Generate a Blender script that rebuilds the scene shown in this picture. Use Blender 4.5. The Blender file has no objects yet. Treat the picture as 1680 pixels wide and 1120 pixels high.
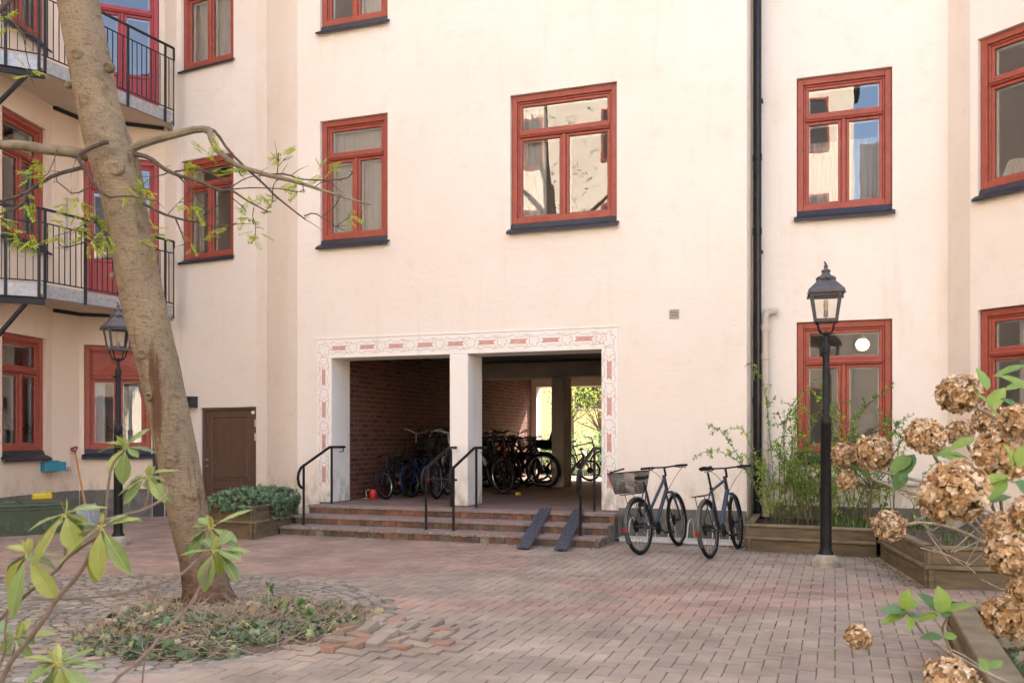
import bpy, math, random
from mathutils import Vector, Matrix, noise
random.seed(7)
R_ = random.Random(11)
SC = bpy.context.scene
COL = SC.collection
rad = math.radians
# ------------------------------------------------------------------ view geometry (metres)
F_PX, XC, YH, CAMH, DIST = 1472.0, 840.0, 714.0, 1.45, 12.6
TH = math.atan(530.0 / F_PX)
CT, ST = math.cos(TH), math.sin(TH)

def c2w(X, Y, z=0.0):
    return Vector((X * CT - Y * ST, X * ST + Y * CT - DIST, z))

def P(px, py, Y):
    return c2w((px - XC) / F_PX * Y, Y, CAMH - (py - YH) / F_PX * Y)

def G(px, py, z=0.0):
    return P(px, py, F_PX * (CAMH - z) / (py - YH))

def onwall(px, yw):
    k = (px - XC) / F_PX
    Y = (yw + DIST) / (CT + k * ST)
    return c2w(k * Y, Y)

# ------------------------------------------------------------------ mesh builder
class MB:
    def __init__(s):
        s.v, s.f, s.c = [], [], []
    def add(s, vs, fs, col=None):
        o = len(s.v)
        s.v.extend([tuple(p) for p in vs])
        for f in fs:
            s.f.append(tuple(i + o for i in f))
            s.c.append(col)
    def quad(s, a, b, c, d, col=None):
        s.add([a, b, c, d], [(0, 1, 2, 3)], col)
    def box(s, lo, hi, col=None, m=None):
        x0, y0, z0 = lo; x1, y1, z1 = hi
        vs = [Vector(p) for p in ((x0,y0,z0),(x1,y0,z0),(x1,y1,z0),(x0,y1,z0),(x0,y0,z1),(x1,y0,z1),(x1,y1,z1),(x0,y1,z1))]
        if m is not None: vs = [m @ p for p in vs]
        s.add(vs, [(0,3,2,1),(4,5,6,7),(0,1,5,4),(1,2,6,5),(2,3,7,6),(3,0,4,7)], col)
    def cbox(s, lo, hi, b=0.004, col=None, m=None):
        # box with bevelled edges
        x0, y0, z0 = lo; x1, y1, z1 = hi
        b = min(b, (x1-x0)*.45, (y1-y0)*.45, (z1-z0)*.45)
        vs = []
        for z, e in ((z0, b), (z0 + b, 0), (z1 - b, 0), (z1, b)):
            ring = [(x0+e+ (b if e==0 else 0), y0+e), (x1-e-(b if e==0 else 0), y0+e), (x1-e, y0+e+(b if e==0 else 0)), (x1-e, y1-e-(b if e==0 else 0)),
                    (x1-e-(b if e==0 else 0), y1-e), (x0+e+(b if e==0 else 0), y1-e), (x0+e, y1-e-(b if e==0 else 0)), (x0+e, y0+e+(b if e==0 else 0))]
            vs += [Vector((p[0], p[1], z)) for p in ring]
        if m is not None: vs = [m @ p for p in vs]
        fs = [tuple(reversed(range(8))), tuple(range(24, 32))]
        for k in range(3):
            for i in range(8):
                j = (i + 1) % 8
                fs.append((k*8+i, k*8+j, k*8+8+j, k*8+8+i))
        s.add(vs, fs, col)
    def tube(s, pts, r, seg=8, col=None, cap=True, squash=None):
        pts = [Vector(p) for p in pts]
        n = len(pts)
        rs = r if isinstance(r, (list, tuple)) else [r] * n
        up = None; vs = []
        for i in range(n):
            d = (pts[min(i+1, n-1)] - pts[max(i-1, 0)])
            if d.length < 1e-9: d = Vector((0, 0, 1))
            d.normalize()
            if up is None:
                up = Vector((0, 0, 1)) if abs(d.z) < .9 else Vector((1, 0, 0))
            a = d.cross(up)
            if a.length < 1e-6: a = d.cross(Vector((0, 1, 0)))
            a.normalize(); b = a.cross(d).normalized(); up = b
            for k in range(seg):
                t = 2 * math.pi * k / seg
                vs.append(pts[i] + (a * math.cos(t) + b * math.sin(t)) * rs[i])
        fs = []
        for i in range(n - 1):
            for k in range(seg):
                l = (k + 1) % seg
                fs.append((i*seg+k, i*seg+l, (i+1)*seg+l, (i+1)*seg+k))
        if cap:
            fs.append(tuple(reversed(range(seg)))); fs.append(tuple(range((n-1)*seg, n*seg)))
        s.add(vs, fs, col)
    def lathe(s, prof, c=(0, 0, 0), seg=16, col=None, rot=0.0, m=None, sx=1, sy=1):
        c = Vector(c); vs = []
        for r, z in prof:
            for k in range(seg):
                t = 2 * math.pi * k / seg + rot
                vs.append(Vector((c.x + r * math.cos(t) * sx, c.y + r * math.sin(t) * sy, c.z + z)))
        if m is not None: vs = [m @ p for p in vs]
        n = len(prof); fs = []
        for i in range(n - 1):
            for k in range(seg):
                l = (k + 1) % seg
                fs.append((i*seg+k, i*seg+l, (i+1)*seg+l, (i+1)*seg+k))
        if prof[0][0] > 1e-6: fs.append(tuple(reversed(range(seg))))
        if prof[-1][0] > 1e-6: fs.append(tuple(range((n-1)*seg, n*seg)))
        s.add(vs, fs, col)
    def torus(s, c, R, r, ax='y', seg=40, sub=8, a0=0, a1=2*math.pi, col=None, flat=1.0):
        c = Vector(c); full = abs(a1 - a0 - 2 * math.pi) < 1e-6
        n = seg if full else seg + 1; vs = []
        for i in range(n):
            t = a0 + (a1 - a0) * i / seg
            for k in range(sub):
                p = 2 * math.pi * k / sub
                rr = R + r * math.cos(p)
                vs.append(c + Vector((rr * math.cos(t), r * flat * math.sin(p), rr * math.sin(t))))
        fs = []
        for i in range(seg):
            j = (i + 1) % n
            for k in range(sub):
                l = (k + 1) % sub
                fs.append((i*sub+k, j*sub+k, j*sub+l, i*sub+l))
        s.add(vs, fs, col)
    def prism(s, poly, a, b, col=None):
        # poly: list of 2d; a,b functions 2d->3d for both ends
        n = len(poly)
        vs = [a(p) for p in poly] + [b(p) for p in poly]
        fs = [tuple(reversed(range(n))), tuple(range(n, 2*n))]
        for i in range(n):
            j = (i + 1) % n
            fs.append((i, j, n + j, n + i))
        s.add(vs, fs, col)
    def mesh(s, name, mats, smooth=False):
        me = bpy.data.meshes.new(name)
        me.from_pydata([tuple(p) for p in s.v], [], s.f)
        for m in (mats if isinstance(mats, (list, tuple)) else [mats]):
            me.materials.append(m)
        if any(c is not None for c in s.c):
            at = me.color_attributes.new('Col', 'FLOAT_COLOR', 'CORNER')
            buf = []
            for f, c in zip(s.f, s.c):
                cc = c if c is not None else (1, 1, 1)
                for _ in f: buf.extend((cc[0], cc[1], cc[2], 1.0))
            at.data.foreach_set('color', buf)
        if smooth:
            me.polygons.foreach_set('use_smooth', [True] * len(me.polygons))
            if smooth != 'all':
                try: me.set_sharp_from_angle(angle=rad(38))
                except Exception: pass
        me.update()
        return me
    def build(s, name, mats, parent=None, smooth=False, loc=None, mw=None):
        ob = bpy.data.objects.new(name, s.mesh(name, mats, smooth))
        COL.objects.link(ob)
        if parent is not None: ob.parent = parent
        if mw is not None: ob.matrix_world = mw
        if loc is not None: ob.location = loc
        return ob

def empty(name, loc=(0, 0, 0), rz=0.0, parent=None):
    o = bpy.data.objects.new(name, None)
    o.empty_display_size = .1
    COL.objects.link(o)
    o.location = loc; o.rotation_euler = (0, 0, rz)
    if parent: o.parent = parent
    return o

def tag(o, label=None, cat=None, group=None, kind=None):
    if label: o['label'] = label
    if cat: o['category'] = cat
    if group: o['group'] = group
    if kind: o['kind'] = kind
    return o

def struct(o): o['kind'] = 'structure'; return o

def kids(o): return [c for c in bpy.data.objects if c.parent == o]

def copy_tree(o, parent=None):
    c = o.copy(); COL.objects.link(c); c.parent = parent
    for ch in kids(o):
        copy_tree(ch, c)
    return c

# ------------------------------------------------------------------ materials
def nt(name):
    m = bpy.data.materials.new(name); m.use_nodes = True
    n = m.node_tree; n.nodes.clear()
    out = n.nodes.new('ShaderNodeOutputMaterial')
    return m, n, out

def L(n, a, b): n.links.new(a, b)

def mixc(n, fac, a, b, mode='MIX'):
    x = n.nodes.new('ShaderNodeMix'); x.data_type = 'RGBA'; x.blend_type = mode
    for idx, val in ((0, fac), (6, a), (7, b)):
        if hasattr(val, 'links') or hasattr(val, 'is_linked'): L(n, val, x.inputs[idx])
        elif idx == 0: x.inputs[0].default_value = val
        else: x.inputs[idx].default_value = (val[0], val[1], val[2], 1)
    return x.outputs[2]

def ramp(n, src, p0, p1):
    r = n.nodes.new('ShaderNodeMapRange'); r.clamp = True
    L(n, src, r.inputs[0]); r.inputs[1].default_value = p0; r.inputs[2].default_value = p1
    return r.outputs[0]

def noi(n, vec, scale, detail=4, rough=.55, dist=0):
    t = n.nodes.new('ShaderNodeTexNoise')
    if vec is not None: L(n, vec, t.inputs['Vector'])
    t.inputs['Scale'].default_value = scale; t.inputs['Detail'].default_value = detail
    t.inputs['Roughness'].default_value = rough; t.inputs['Distortion'].default_value = dist
    return t.outputs[0]

def coords(n, kind='Object', scale=None, rot=None):
    t = n.nodes.new('ShaderNodeTexCoord').outputs[kind]
    if kind == 'World':
        pass
    if scale or rot:
        mp = n.nodes.new('ShaderNodeMapping'); L(n, t, mp.inputs[0])
        if scale: mp.inputs['Scale'].default_value = scale
        if rot: mp.inputs['Rotation'].default_value = rot
        return mp.outputs[0]
    return t

def wpos(n, scale=None):
    g = n.nodes.new('ShaderNodeNewGeometry').outputs['Position']
    if scale:
        mp = n.nodes.new('ShaderNodeMapping'); L(n, g, mp.inputs[0]); mp.inputs['Scale'].default_value = scale
        return mp.outputs[0]
    return g

def bsdf(n, out, rough=.7, metal=0, spec=.35):
    b = n.nodes.new('ShaderNodeBsdfPrincipled')
    b.inputs['Roughness'].default_value = rough; b.inputs['Metallic'].default_value = metal
    b.inputs['Specular IOR Level'].default_value = spec
    L(n, b.outputs[0], out.inputs[0])
    return b

def bump(n, b, src, strength=.3, dist=.01):
    bp = n.nodes.new('ShaderNodeBump'); bp.inputs['Strength'].default_value = strength
    bp.inputs['Distance'].default_value = dist
    L(n, src, bp.inputs['Height']); L(n, bp.outputs[0], b.inputs['Normal'])
    return bp

def pmat(name, c1, c2=None, scale=6, rough=.7, metal=0, spec=.35, bmp=0, bscale=60, attr=False, stretch=None, lo=.35, hi=.65, bdist=.004):
    m, n, out = nt(name)
    b = bsdf(n, out, rough, metal, spec)
    co = coords(n, 'Object', stretch)
    if c2 is None: c2 = tuple(x * .78 for x in c1)
    col = mixc(n, ramp(n, noi(n, co, scale, 6, .6), lo, hi), c1, c2)
    if attr:
        a = n.nodes.new('ShaderNodeVertexColor'); a.layer_name = 'Col'
        col = mixc(n, 1.0, col, a.outputs[0], 'MULTIPLY')
    L(n, col, b.inputs['Base Color'])
    rr = n.nodes.new('ShaderNodeMapRange'); L(n, noi(n, co, scale * 2.3, 3), rr.inputs[0])
    rr.inputs[3].default_value = max(0.02, rough - .12); rr.inputs[4].default_value = min(1, rough + .12)
    L(n, rr.outputs[0], b.inputs['Roughness'])
    if bmp: bump(n, b, noi(n, co, bscale, 5, .6), bmp, bdist)
    return m

def leafmat(name, c1, c2, scale=9, rough=.45, transl=.35, attr=True, spec=.35):
    m, n, out = nt(name)
    b = bsdf(n, out, rough, 0, spec)
    co = coords(n, 'Object')
    col = mixc(n, ramp(n, noi(n, co, scale, 3), .35, .65), c1, c2)
    if attr:
        a = n.nodes.new('ShaderNodeVertexColor'); a.layer_name = 'Col'
        col = mixc(n, 1.0, col, a.outputs[0], 'MULTIPLY')
    L(n, col, b.inputs['Base Color'])
    t = n.nodes.new('ShaderNodeBsdfTranslucent'); L(n, col, t.inputs[0])
    mx = n.nodes.new('ShaderNodeMixShader'); mx.inputs[0].default_value = transl
    L(n, b.outputs[0], mx.inputs[1]); L(n, t.outputs[0], mx.inputs[2]); L(n, mx.outputs[0], out.inputs[0])
    return m

def plaster(name, c, dirt=(.50, .40, .28), dirt_amt=.35, bmp=.35, algae=None):
    m, n, out = nt(name)
    b = bsdf(n, out, .9, 0, .15)
    p = wpos(n)
    big = noi(n, p, .55, 5, .6)
    mid = noi(n, p, 3.1, 6, .65)
    strk = noi(n, wpos(n, (4.0, 4.0, .35)), 1.3, 5, .6)
    col = mixc(n, ramp(n, big, .3, .72), c, tuple(x * y for x, y in zip(c, (.95, .92, .88))))
    col = mixc(n, ramp(n, mid, .54, .84), col, tuple(x * y for x, y in zip(c, (.90, .85, .78))))
    f = n.nodes.new('ShaderNodeMath'); f.operation = 'MULTIPLY'
    L(n, ramp(n, strk, .58, .85), f.inputs[0]); f.inputs[1].default_value = dirt_amt
    col = mixc(n, f.outputs[0], col, dirt)
    if algae:
        # patchy damp stains on the lowest courses, broken up by noise
        sp = n.nodes.new('ShaderNodeSeparateXYZ'); L(n, p, sp.inputs[0])
        a1 = n.nodes.new('ShaderNodeMapRange'); L(n, sp.outputs[2], a1.inputs[0])
        a1.inputs[1].default_value = algae[1]; a1.inputs[2].default_value = algae[2]; a1.inputs[3].default_value = 1; a1.inputs[4].default_value = 0
        m2 = n.nodes.new('ShaderNodeMath'); m2.operation = 'MULTIPLY'; L(n, a1.outputs[0], m2.inputs[0])
        L(n, ramp(n, noi(n, wpos(n, (1, 1, .5)), 5.5, 6, .7), .45, .68), m2.inputs[1])
        col = mixc(n, m2.outputs[0], col, algae[0])
    L(n, col, b.inputs['Base Color'])
    ad = n.nodes.new('ShaderNodeMath'); ad.operation = 'ADD'
    L(n, noi(n, p, 28, 6, .7), ad.inputs[0]); L(n, noi(n, wpos(n, (1, 1, 2.2)), 5, 4, .6), ad.inputs[1])
    bump(n, b, ad.outputs[0], bmp, .012)
    return m

def brick(name, c1, c2, mortar, bw, rh, axes='yz', msize=.012, bias=0, rough=.85, off=.5, bmp=.6):
    m, n, out = nt(name); b = bsdf(n, out, rough, 0, .2)
    p = wpos(n); sp = n.nodes.new('ShaderNodeSeparateXYZ'); L(n, p, sp.inputs[0])
    cb = n.nodes.new('ShaderNodeCombineXYZ')
    L(n, sp.outputs['xyz'.index(axes[0])], cb.inputs[0]); L(n, sp.outputs['xyz'.index(axes[1])], cb.inputs[1])
    t = n.nodes.new('ShaderNodeTexBrick'); L(n, cb.outputs[0], t.inputs[0])
    t.offset = off
    t.inputs['Color1'].default_value = (*c1, 1); t.inputs['Color2'].default_value = (*c2, 1); t.inputs['Mortar'].default_value = (*mortar, 1)
    t.inputs['Scale'].default_value = 1; t.inputs['Mortar Size'].default_value = msize; t.inputs['Bias'].default_value = bias
    t.inputs['Brick Width'].default_value = bw; t.inputs['Row Height'].default_value = rh; t.inputs['Mortar Smooth'].default_value = .15
    col = mixc(n, ramp(n, noi(n, p, 9, 5), .3, .75), t.outputs[0], (.75, .72, .7), 'MULTIPLY')
    L(n, col, b.inputs['Base Color'])
    iv = n.nodes.new('ShaderNodeMath'); iv.operation = 'SUBTRACT'; iv.inputs[0].default_value = 1; L(n, t.outputs[1], iv.inputs[1])
    ad = n.nodes.new('ShaderNodeMath'); ad.operation = 'MULTIPLY_ADD'; L(n, noi(n, p, 55, 4), ad.inputs[0]); ad.inputs[1].default_value = .35; L(n, iv.outputs[0], ad.inputs[2])
    bump(n, b, ad.outputs[0], bmp, .006)
    return m

def glass(name, refl=.095, tint=(.965, .97, .965), wav=.010):
    m, n, out = nt(name)
    tr = n.nodes.new('ShaderNodeBsdfTransparent'); tr.inputs[0].default_value = (*tint, 1)
    gl = n.nodes.new('ShaderNodeBsdfGlossy'); gl.inputs['Roughness'].default_value = .0
    bp = n.nodes.new('ShaderNodeBump'); bp.inputs['Strength'].default_value = wav; bp.inputs['Distance'].default_value = .06
    L(n, noi(n, wpos(n, (1, 1, .8)), 2.0, 2, .5, .4), bp.inputs['Height']); L(n, bp.outputs[0], gl.inputs['Normal'])
    fr = n.nodes.new('ShaderNodeFresnel'); fr.inputs[0].default_value = 1.5
    ad = n.nodes.new('ShaderNodeMath'); ad.operation = 'MULTIPLY_ADD'; ad.use_clamp = True
    L(n, fr.outputs[0], ad.inputs[0]); ad.inputs[1].default_value = 1.4; ad.inputs[2].default_value = refl
    mx = n.nodes.new('ShaderNodeMixShader'); L(n, ad.outputs[0], mx.inputs[0]); L(n, tr.outputs[0], mx.inputs[1]); L(n, gl.outputs[0], mx.inputs[2])
    L(n, mx.outputs[0], out.inputs[0])
    return m

def emat(name, c, s):
    m, n, out = nt(name); e = n.nodes.new('ShaderNodeEmission'); e.inputs[0].default_value = (*c, 1); e.inputs[1].default_value = s
    L(n, e.outputs[0], out.inputs[0]); return m

M = {}
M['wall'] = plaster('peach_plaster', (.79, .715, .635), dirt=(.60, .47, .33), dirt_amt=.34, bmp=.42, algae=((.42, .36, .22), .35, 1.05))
M['shadedwall'] = plaster('shade_toned_plaster', (.73, .595, .465), dirt=(.50, .36, .24), dirt_amt=.35, bmp=.5, algae=((.40, .34, .22), .40, .9))  # peach plaster again, its colour deepened to stand for the wing's shade
M['portal'] = plaster('white_plaster', (.84, .80, .75), dirt=(.45, .38, .28), dirt_amt=.45, bmp=.2, algae=((.30, .26, .16), .38, 1.0))
M['plinth'] = pmat('grey_render', (.200, .182, .150), (.105, .098, .078), 6, .95, bmp=.8, bscale=45, bdist=.012)
M['red'] = pmat('red_window_paint', (.348, .079, .047), (.270, .060, .040), 9, .45, bmp=.06, bscale=90)
M['doorred'] = pmat('crimson_door_paint', (.36, .050, .050), (.30, .042, .042), 5, .45)
M['white'] = pmat('white_paint', (.78, .77, .74), (.70, .69, .66), 5, .5)
M['sill'] = pmat('dark_sheet_metal', (.030, .032, .040), (.022, .023, .028), 6, .45, .0, spec=.35)
M['black'] = pmat('black_painted_iron', (.009, .009, .010), (.016, .015, .015), 14, .45, .0, spec=.22, bmp=.1, bscale=120)
M['charcoal'] = pmat('charcoal_railing_paint', (.024, .025, .029), (.017, .018, .021), 12, .5, .0, spec=.25)
M['galv'] = pmat('galvanised_steel', (.42, .42, .42), (.30, .30, .31), 16, .5, .5)
M['glass'] = glass('window_glass')
M['lampglass'] = glass('lantern_glass', .02, (.98, .97, .95), .004)
M['room'] = pmat('room_wall_paint', (.64, .61, .575), (.56, .53, .50), 2, .9)
M['curtain'] = leafmat('sheer_curtain', (.90, .88, .85), (.84, .82, .78), 3, .9, .5, attr=False, spec=.05)
M['brick'] = brick('dark_red_brick', (.185, .062, .040), (.085, .032, .024), (.155, .105, .082), .25, .083, 'yz')
M['concrete'] = pmat('painted_concrete', (.46, .41, .34), (.38, .33, .27), 2.5, .85, bmp=.2, bscale=40)
M['ceil'] = pmat('dark_soffit', (.16, .14, .12), (.11, .10, .085), 1.5, .9)  # even dark tone for the passage ceiling
M['cream'] = pmat('cream_soffit', (.62, .54, .44), (.55, .47, .38), 2, .9, bmp=.1)
M['wood'] = pmat('weathered_planter_timber', (.165, .118, .066), (.092, .071, .042), 3.5, .85, bmp=.5, bscale=14, stretch=(1, 1, 6), bdist=.006)
M['woodtop'] = pmat('weathered_cap_timber', (.215, .168, .100), (.125, .101, .060), 4, .85, bmp=.5, bscale=16, bdist=.006)
M['door'] = pmat('brown_door_paint', (.130, .074, .050), (.098, .056, .038), 4, .5, bmp=.1, bscale=30, stretch=(6, 6, 1))
M['chrome'] = pmat('bright_metal', (.62, .61, .58), (.5, .49, .46), 20, .3, .9)
M['rubber'] = pmat('tyre_rubber', (.009, .009, .0095), (.016, .015, .014), 30, .8, spec=.15)
M['soil'] = pmat('planter_soil', (.060, .042, .028), (.10, .075, .05), 14, .95, bmp=1, bscale=30, bdist=.03)
# ------------------------------------------------------------------ ground
M['sand'] = pmat('joint_sand_and_moss', (.125, .100, .072), (.090, .095, .038), 2.2, .97, bmp=.8, bscale=70)
M['paver'] = pmat('clay_paver', (1.05, 1.04, 1.02), (.70, .69, .66), 1.7, .86, spec=.25, bmp=.55, bscale=75, attr=True, bdist=.004)
M['cobble'] = pmat('granite_sett', (1, 1, 1), (.72, .72, .72), 22, .75, spec=.3, bmp=.6, bscale=60, attr=True)

def camXY(x, y):
    return x * CT + (y + DIST) * ST, -x * ST + (y + DIST) * CT

def in_cob(X, Y, grow=0.0):
    if (X + 3.0) ** 2 + (Y - 7.35) ** 2 < (1.95 + grow) ** 2: return True
    return X < -2.8 and 3.0 < Y < 9.32 + grow

g = MB(); g.quad((-60, -60, -.0045), (60, -60, -.0045), (60, 60, -.0045), (-60, 60, -.0045))
struct(g.build('ground', M['sand']))

pv = MB()
b_ = .1075; j_ = .0018
def heave(X, Y):
    # paving lifted by the roots beside the tree
    cx, cy = -.98, 6.50
    d2 = ((X - cx) / .62) ** 2 + ((Y - cy) / .55) ** 2
    return math.exp(-d2 * 1.2)
def paver_col(x, y, X, Y):
    n1 = noise.noise(Vector((x * .45, y * .9, 3.1))); n2 = noise.noise(Vector((x * .9, y * 2.2, 9.0)))
    r = R_.random()
    base = Vector((.318, .258, .210)) if r < .6 else (Vector((.294, .245, .203)) if r < .85 else Vector((.340, .275, .220)))
    # redder batches laid in a band across the yard
    yb = Y + .9 * n1 - .10 * X
    k = 0
    if 7.3 < yb < 8.45: k = .75
    if yb > 9.4 and X < .2: k = .7
    if r > .86: k *= .3
    red = Vector((.355, .232, .186)) if R_.random() < .6 else Vector((.335, .200, .158))
    c = base.lerp(red, k * (.75 + .25 * n2))
    c = c * (1.0 + .16 * n2 + R_.uniform(-.06, .06)) * 1.0
    return tuple(c)
I0, I1, J0, J1 = int(-15 / b_), int(6 / b_), int(-12.4 / b_), int(1.3 / b_)
for i in range(I0, I1):
    for j in range(J0, J1):
        k = (i - j) % 4
        if k not in (0, 3): continue
        x0, y0 = i * b_, j * b_
        w, h = (2 * b_, b_) if k == 0 else (b_, 2 * b_)
        cx, cy = x0 + w / 2, y0 + h / 2
        X, Y = camXY(cx, cy)
        if Y < 2.6 or Y > 16.6 or abs(X) > .66 * Y + 1.6: continue
        if in_cob(X, Y, .0 + .12 * noise.noise(Vector((cx * 3, cy * 3, 2)))): continue
        if cx > -1.0 and cx < .35 and cy > -.8: continue
        if cx > 1.0 and cy > -3.1 or (cx > .85 and cy < -5.9 and cy > -9.5): continue
        if -7.5 < cx < -3.0 and cy > -1.1: continue
        hv = heave(X, Y)
        zc = .0010 * noise.noise(Vector((cx * 1.3, cy * 1.3, 0))) + R_.uniform(-.0012, .0012) + .045 * hv
        tx, ty = R_.gauss(0, .006), R_.gauss(0, .006)
        if hv > .16:
            tx += R_.gauss(.03, .15) * hv; ty += R_.gauss(.06, .13) * hv
            zc += R_.uniform(0, .055) * hv
        rot = R_.gauss(0, .008) + (R_.gauss(0, .05) if hv > .2 else 0)
        ca, sa = math.cos(rot), math.sin(rot)
        hw, hh = w / 2 - j_ * R_.uniform(.4, 1.6), h / 2 - j_ * R_.uniform(.4, 1.6)
        e = .0025; vs = []
        chip = [R_.uniform(0, .004) if R_.random() < .8 else R_.uniform(.004, .010) for _ in range(4)]
        for (ix, dz) in ((e, 0.0), (0.0, -.003), (0.0, -.06)):
            for q, (sx, sy) in enumerate(((-1, -1), (1, -1), (1, 1), (-1, 1))):
                dx, dy = sx * (hw - ix - chip[q] * .6), sy * (hh - ix - chip[q] * .6)
                vs.append((cx + dx * ca - dy * sa, cy + dx * sa + dy * ca, zc + dz + dx * tx + dy * ty))
        if hv > .3 and R_.random() < .25: pcol = (.33, .205, .150)
        else: pcol = paver_col(cx, cy, X, Y)
        fs = [(0, 1, 2, 3)]
        for q in range(4):
            r = (q + 1) % 4
            fs.append((4 + q, 4 + r, r, q)); fs.append((8 + q, 8 + r, 4 + r, 4 + q))
        pv.add(vs, fs, pcol)
struct(pv.build('brick_paving', M['paver']))

# cobbled ring round the tree, laid in arcs
cb = MB()
def stone(cx, cy, wx, wy, ang, col, h=.016):
    ca, sa = math.cos(ang), math.sin(ang); vs = []; n = 8
    pw = R_.uniform(3.0, 6.5)
    ph = R_.uniform(0, .6)
    for (sc, z) in ((.62, h), (.88, h * .80), (1.0, 0.0), (1.02, -.04)):
        for k in range(n):
            t = 2 * math.pi * (k + .5) / n
            c, s_ = math.cos(t), math.sin(t)
            rr = (abs(c) ** pw + abs(s_) ** pw) ** (-1 / pw)
            jit = 1 + .07 * math.sin(3 * t + ph * 9) + .05 * math.sin(2 * t + ph * 5)
            dx, dy = c * rr * wx / 2 * sc * jit, s_ * rr * wy / 2 * sc * jit
            vs.append((cx + dx * ca - dy * sa, cy + dx * sa + dy * ca, z - .0075))
    fs = [tuple(range(n))]
    for r in range(3):
        for k in range(n):
            l = (k + 1) % n
            fs.append(((r+1)*n+k, (r+1)*n+l, r*n+l, r*n+k))
    cb.add(vs, fs, col)
r = .35
while r < 5.2:
    nst = max(6, int(2 * math.pi * r / .108))
    for k in range(nst):
        t = 2 * math.pi * (k + R_.uniform(-.12, .12)) / nst + r * 3
        X, Y = -2.75 + r * math.cos(t), 7.4 + r * math.sin(t)
        if not in_cob(X, Y, .10) or abs(X) > .66 * Y + 1.4 or Y < 3: continue
        p = c2w(X, Y)
        g_ = R_.uniform(.72, 1.2)
        base = R_.choice(((.275, .238, .20), (.315, .275, .23), (.24, .21, .18), (.30, .245, .195)))
        stone(p.x + R_.uniform(-.008, .008), p.y + R_.uniform(-.008, .008), 2 * math.pi * r / nst * R_.uniform(.93, 1.02), R_.uniform(.098, .112), t + TH + math.pi / 2 + R_.gauss(0, .07), tuple(c * g_ for c in base), R_.uniform(.006, .012))
    r += .107
for k in range(12, 52):
    t = -1.9 + 2.6 * k / 110 * 1.3
    rr = 2.0
    X, Y = -3.0 + rr * math.cos(t), 7.35 + rr * math.sin(t)
    if Y < 3: continue
    if k % 2: continue
    p = c2w(X, Y); g_ = R_.uniform(.8, 1.2)
    stone(p.x, p.y, R_.uniform(.10, .115), R_.uniform(.17, .20) * .8, t + TH, (.31 * g_, .29 * g_, .26 * g_), .010)
struct(cb.build('cobbled_paving', M['cobble'], smooth=True))
# ------------------------------------------------------------------ main building
bld = empty('apartment_building')
tag(bld, 'peach plastered apartment house with red windows and a pillared brick passage through its ground floor', 'building')
HT = 21.0
FAC = {}
class Facet:
    def __init__(s, p0, p1):
        s.p0 = Vector((p0[0], p0[1], 0)); d = Vector((p1[0], p1[1], 0)) - s.p0
        s.L = d.length; s.u = d / s.L; s.n = Vector((-s.u.y, s.u.x, 0))
        s.m = Matrix(((s.u.x, s.n.x, 0, s.p0.x), (s.u.y, s.n.y, 0, s.p0.y), (0, 0, 1, 0), (0, 0, 0, 1)))
    def at(s, u, y, z): return s.p0 + s.u * u + s.n * y + Vector((0, 0, z))
    def upx(s, px):
        # where the sight line of a picture column meets this wall
        o = Vector((0, -DIST)); k = (px - XC) / F_PX
        d = Vector((k * CT - ST, k * ST + CT))
        a = s.p0.xy - o
        den = s.u.x * d.y - s.u.y * d.x
        return -(a.x * d.y - a.y * d.x) / den

def P2(px, Y): return c2w((px - XC) / F_PX * Y, Y)
xm0, xm1 = onwall(488, 0).x, onwall(1225, 0).x
pts_l = [P2(-150, 11.9), P2(85, 15.05), P2(130, 15.6), P2(270, 16.12), P2(290, 16.35), P2(421, 15.5), P2(438, 15.36), P2(472, 14.84), Vector((xm0, 0, 0))]
d0 = (pts_l[0] - pts_l[1]).normalized()
pts_l.insert(0, pts_l[0] + d0 * 9)
xr1 = onwall(1555, .72).x
xr2 = xr1 + .21
F_main = Facet((xm0, 0), (xm1, 0))
F_ret = Facet((xm1, 0), (xm1, .72))
F_rec = Facet((xm1, .72), (xr1, .72))
F_strip = Facet((xr1, .72), (xr2, .25))
F_right = Facet((xr2, .25), (xr2 + 11 * .792, .25 - 11 * .61))
FL = [Facet(pts_l[i].xy, pts_l[i + 1].xy) for i in range(len(pts_l) - 1)]
F_A0, F_A1, F_A3, F_B, F_C, F_win, F_bend0, F_bend, F_bend2 = FL

def wall_facet(mb, F, ops, z0=-.05, z1=HT, rd=.16):
    us = sorted({0.0, F.L} | {o[0] for o in ops} | {o[1] for o in ops})
    zs = sorted({z0, z1} | {o[2] for o in ops} | {o[3] for o in ops})
    for i in range(len(us) - 1):
        for j in range(len(zs) - 1):
            uc, zc = (us[i] + us[i+1]) / 2, (zs[j] + zs[j+1]) / 2
            if any(o[0] < uc < o[1] and o[2] < zc < o[3] for o in ops): continue
            mb.quad(F.at(us[i], 0, zs[j]), F.at(us[i+1], 0, zs[j]), F.at(us[i+1], 0, zs[j+1]), F.at(us[i], 0, zs[j+1]))
    for o in ops:
        a, b, c, d = o[:4]; r = o[4] if len(o) > 4 else rd
        if r <= 0: continue
        mb.quad(F.at(a, 0, c), F.at(a, 0, d), F.at(a, r, d), F.at(a, r, c))
        mb.quad(F.at(b, 0, d), F.at(b, 0, c), F.at(b, r, c), F.at(b, r, d))
        mb.quad(F.at(a, 0, d), F.at(b, 0, d), F.at(b, r, d), F.at(a, r, d))
        mb.quad(F.at(b, 0, c), F.at(a, 0, c), F.at(a, r, c), F.at(b, r, c))

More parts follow.
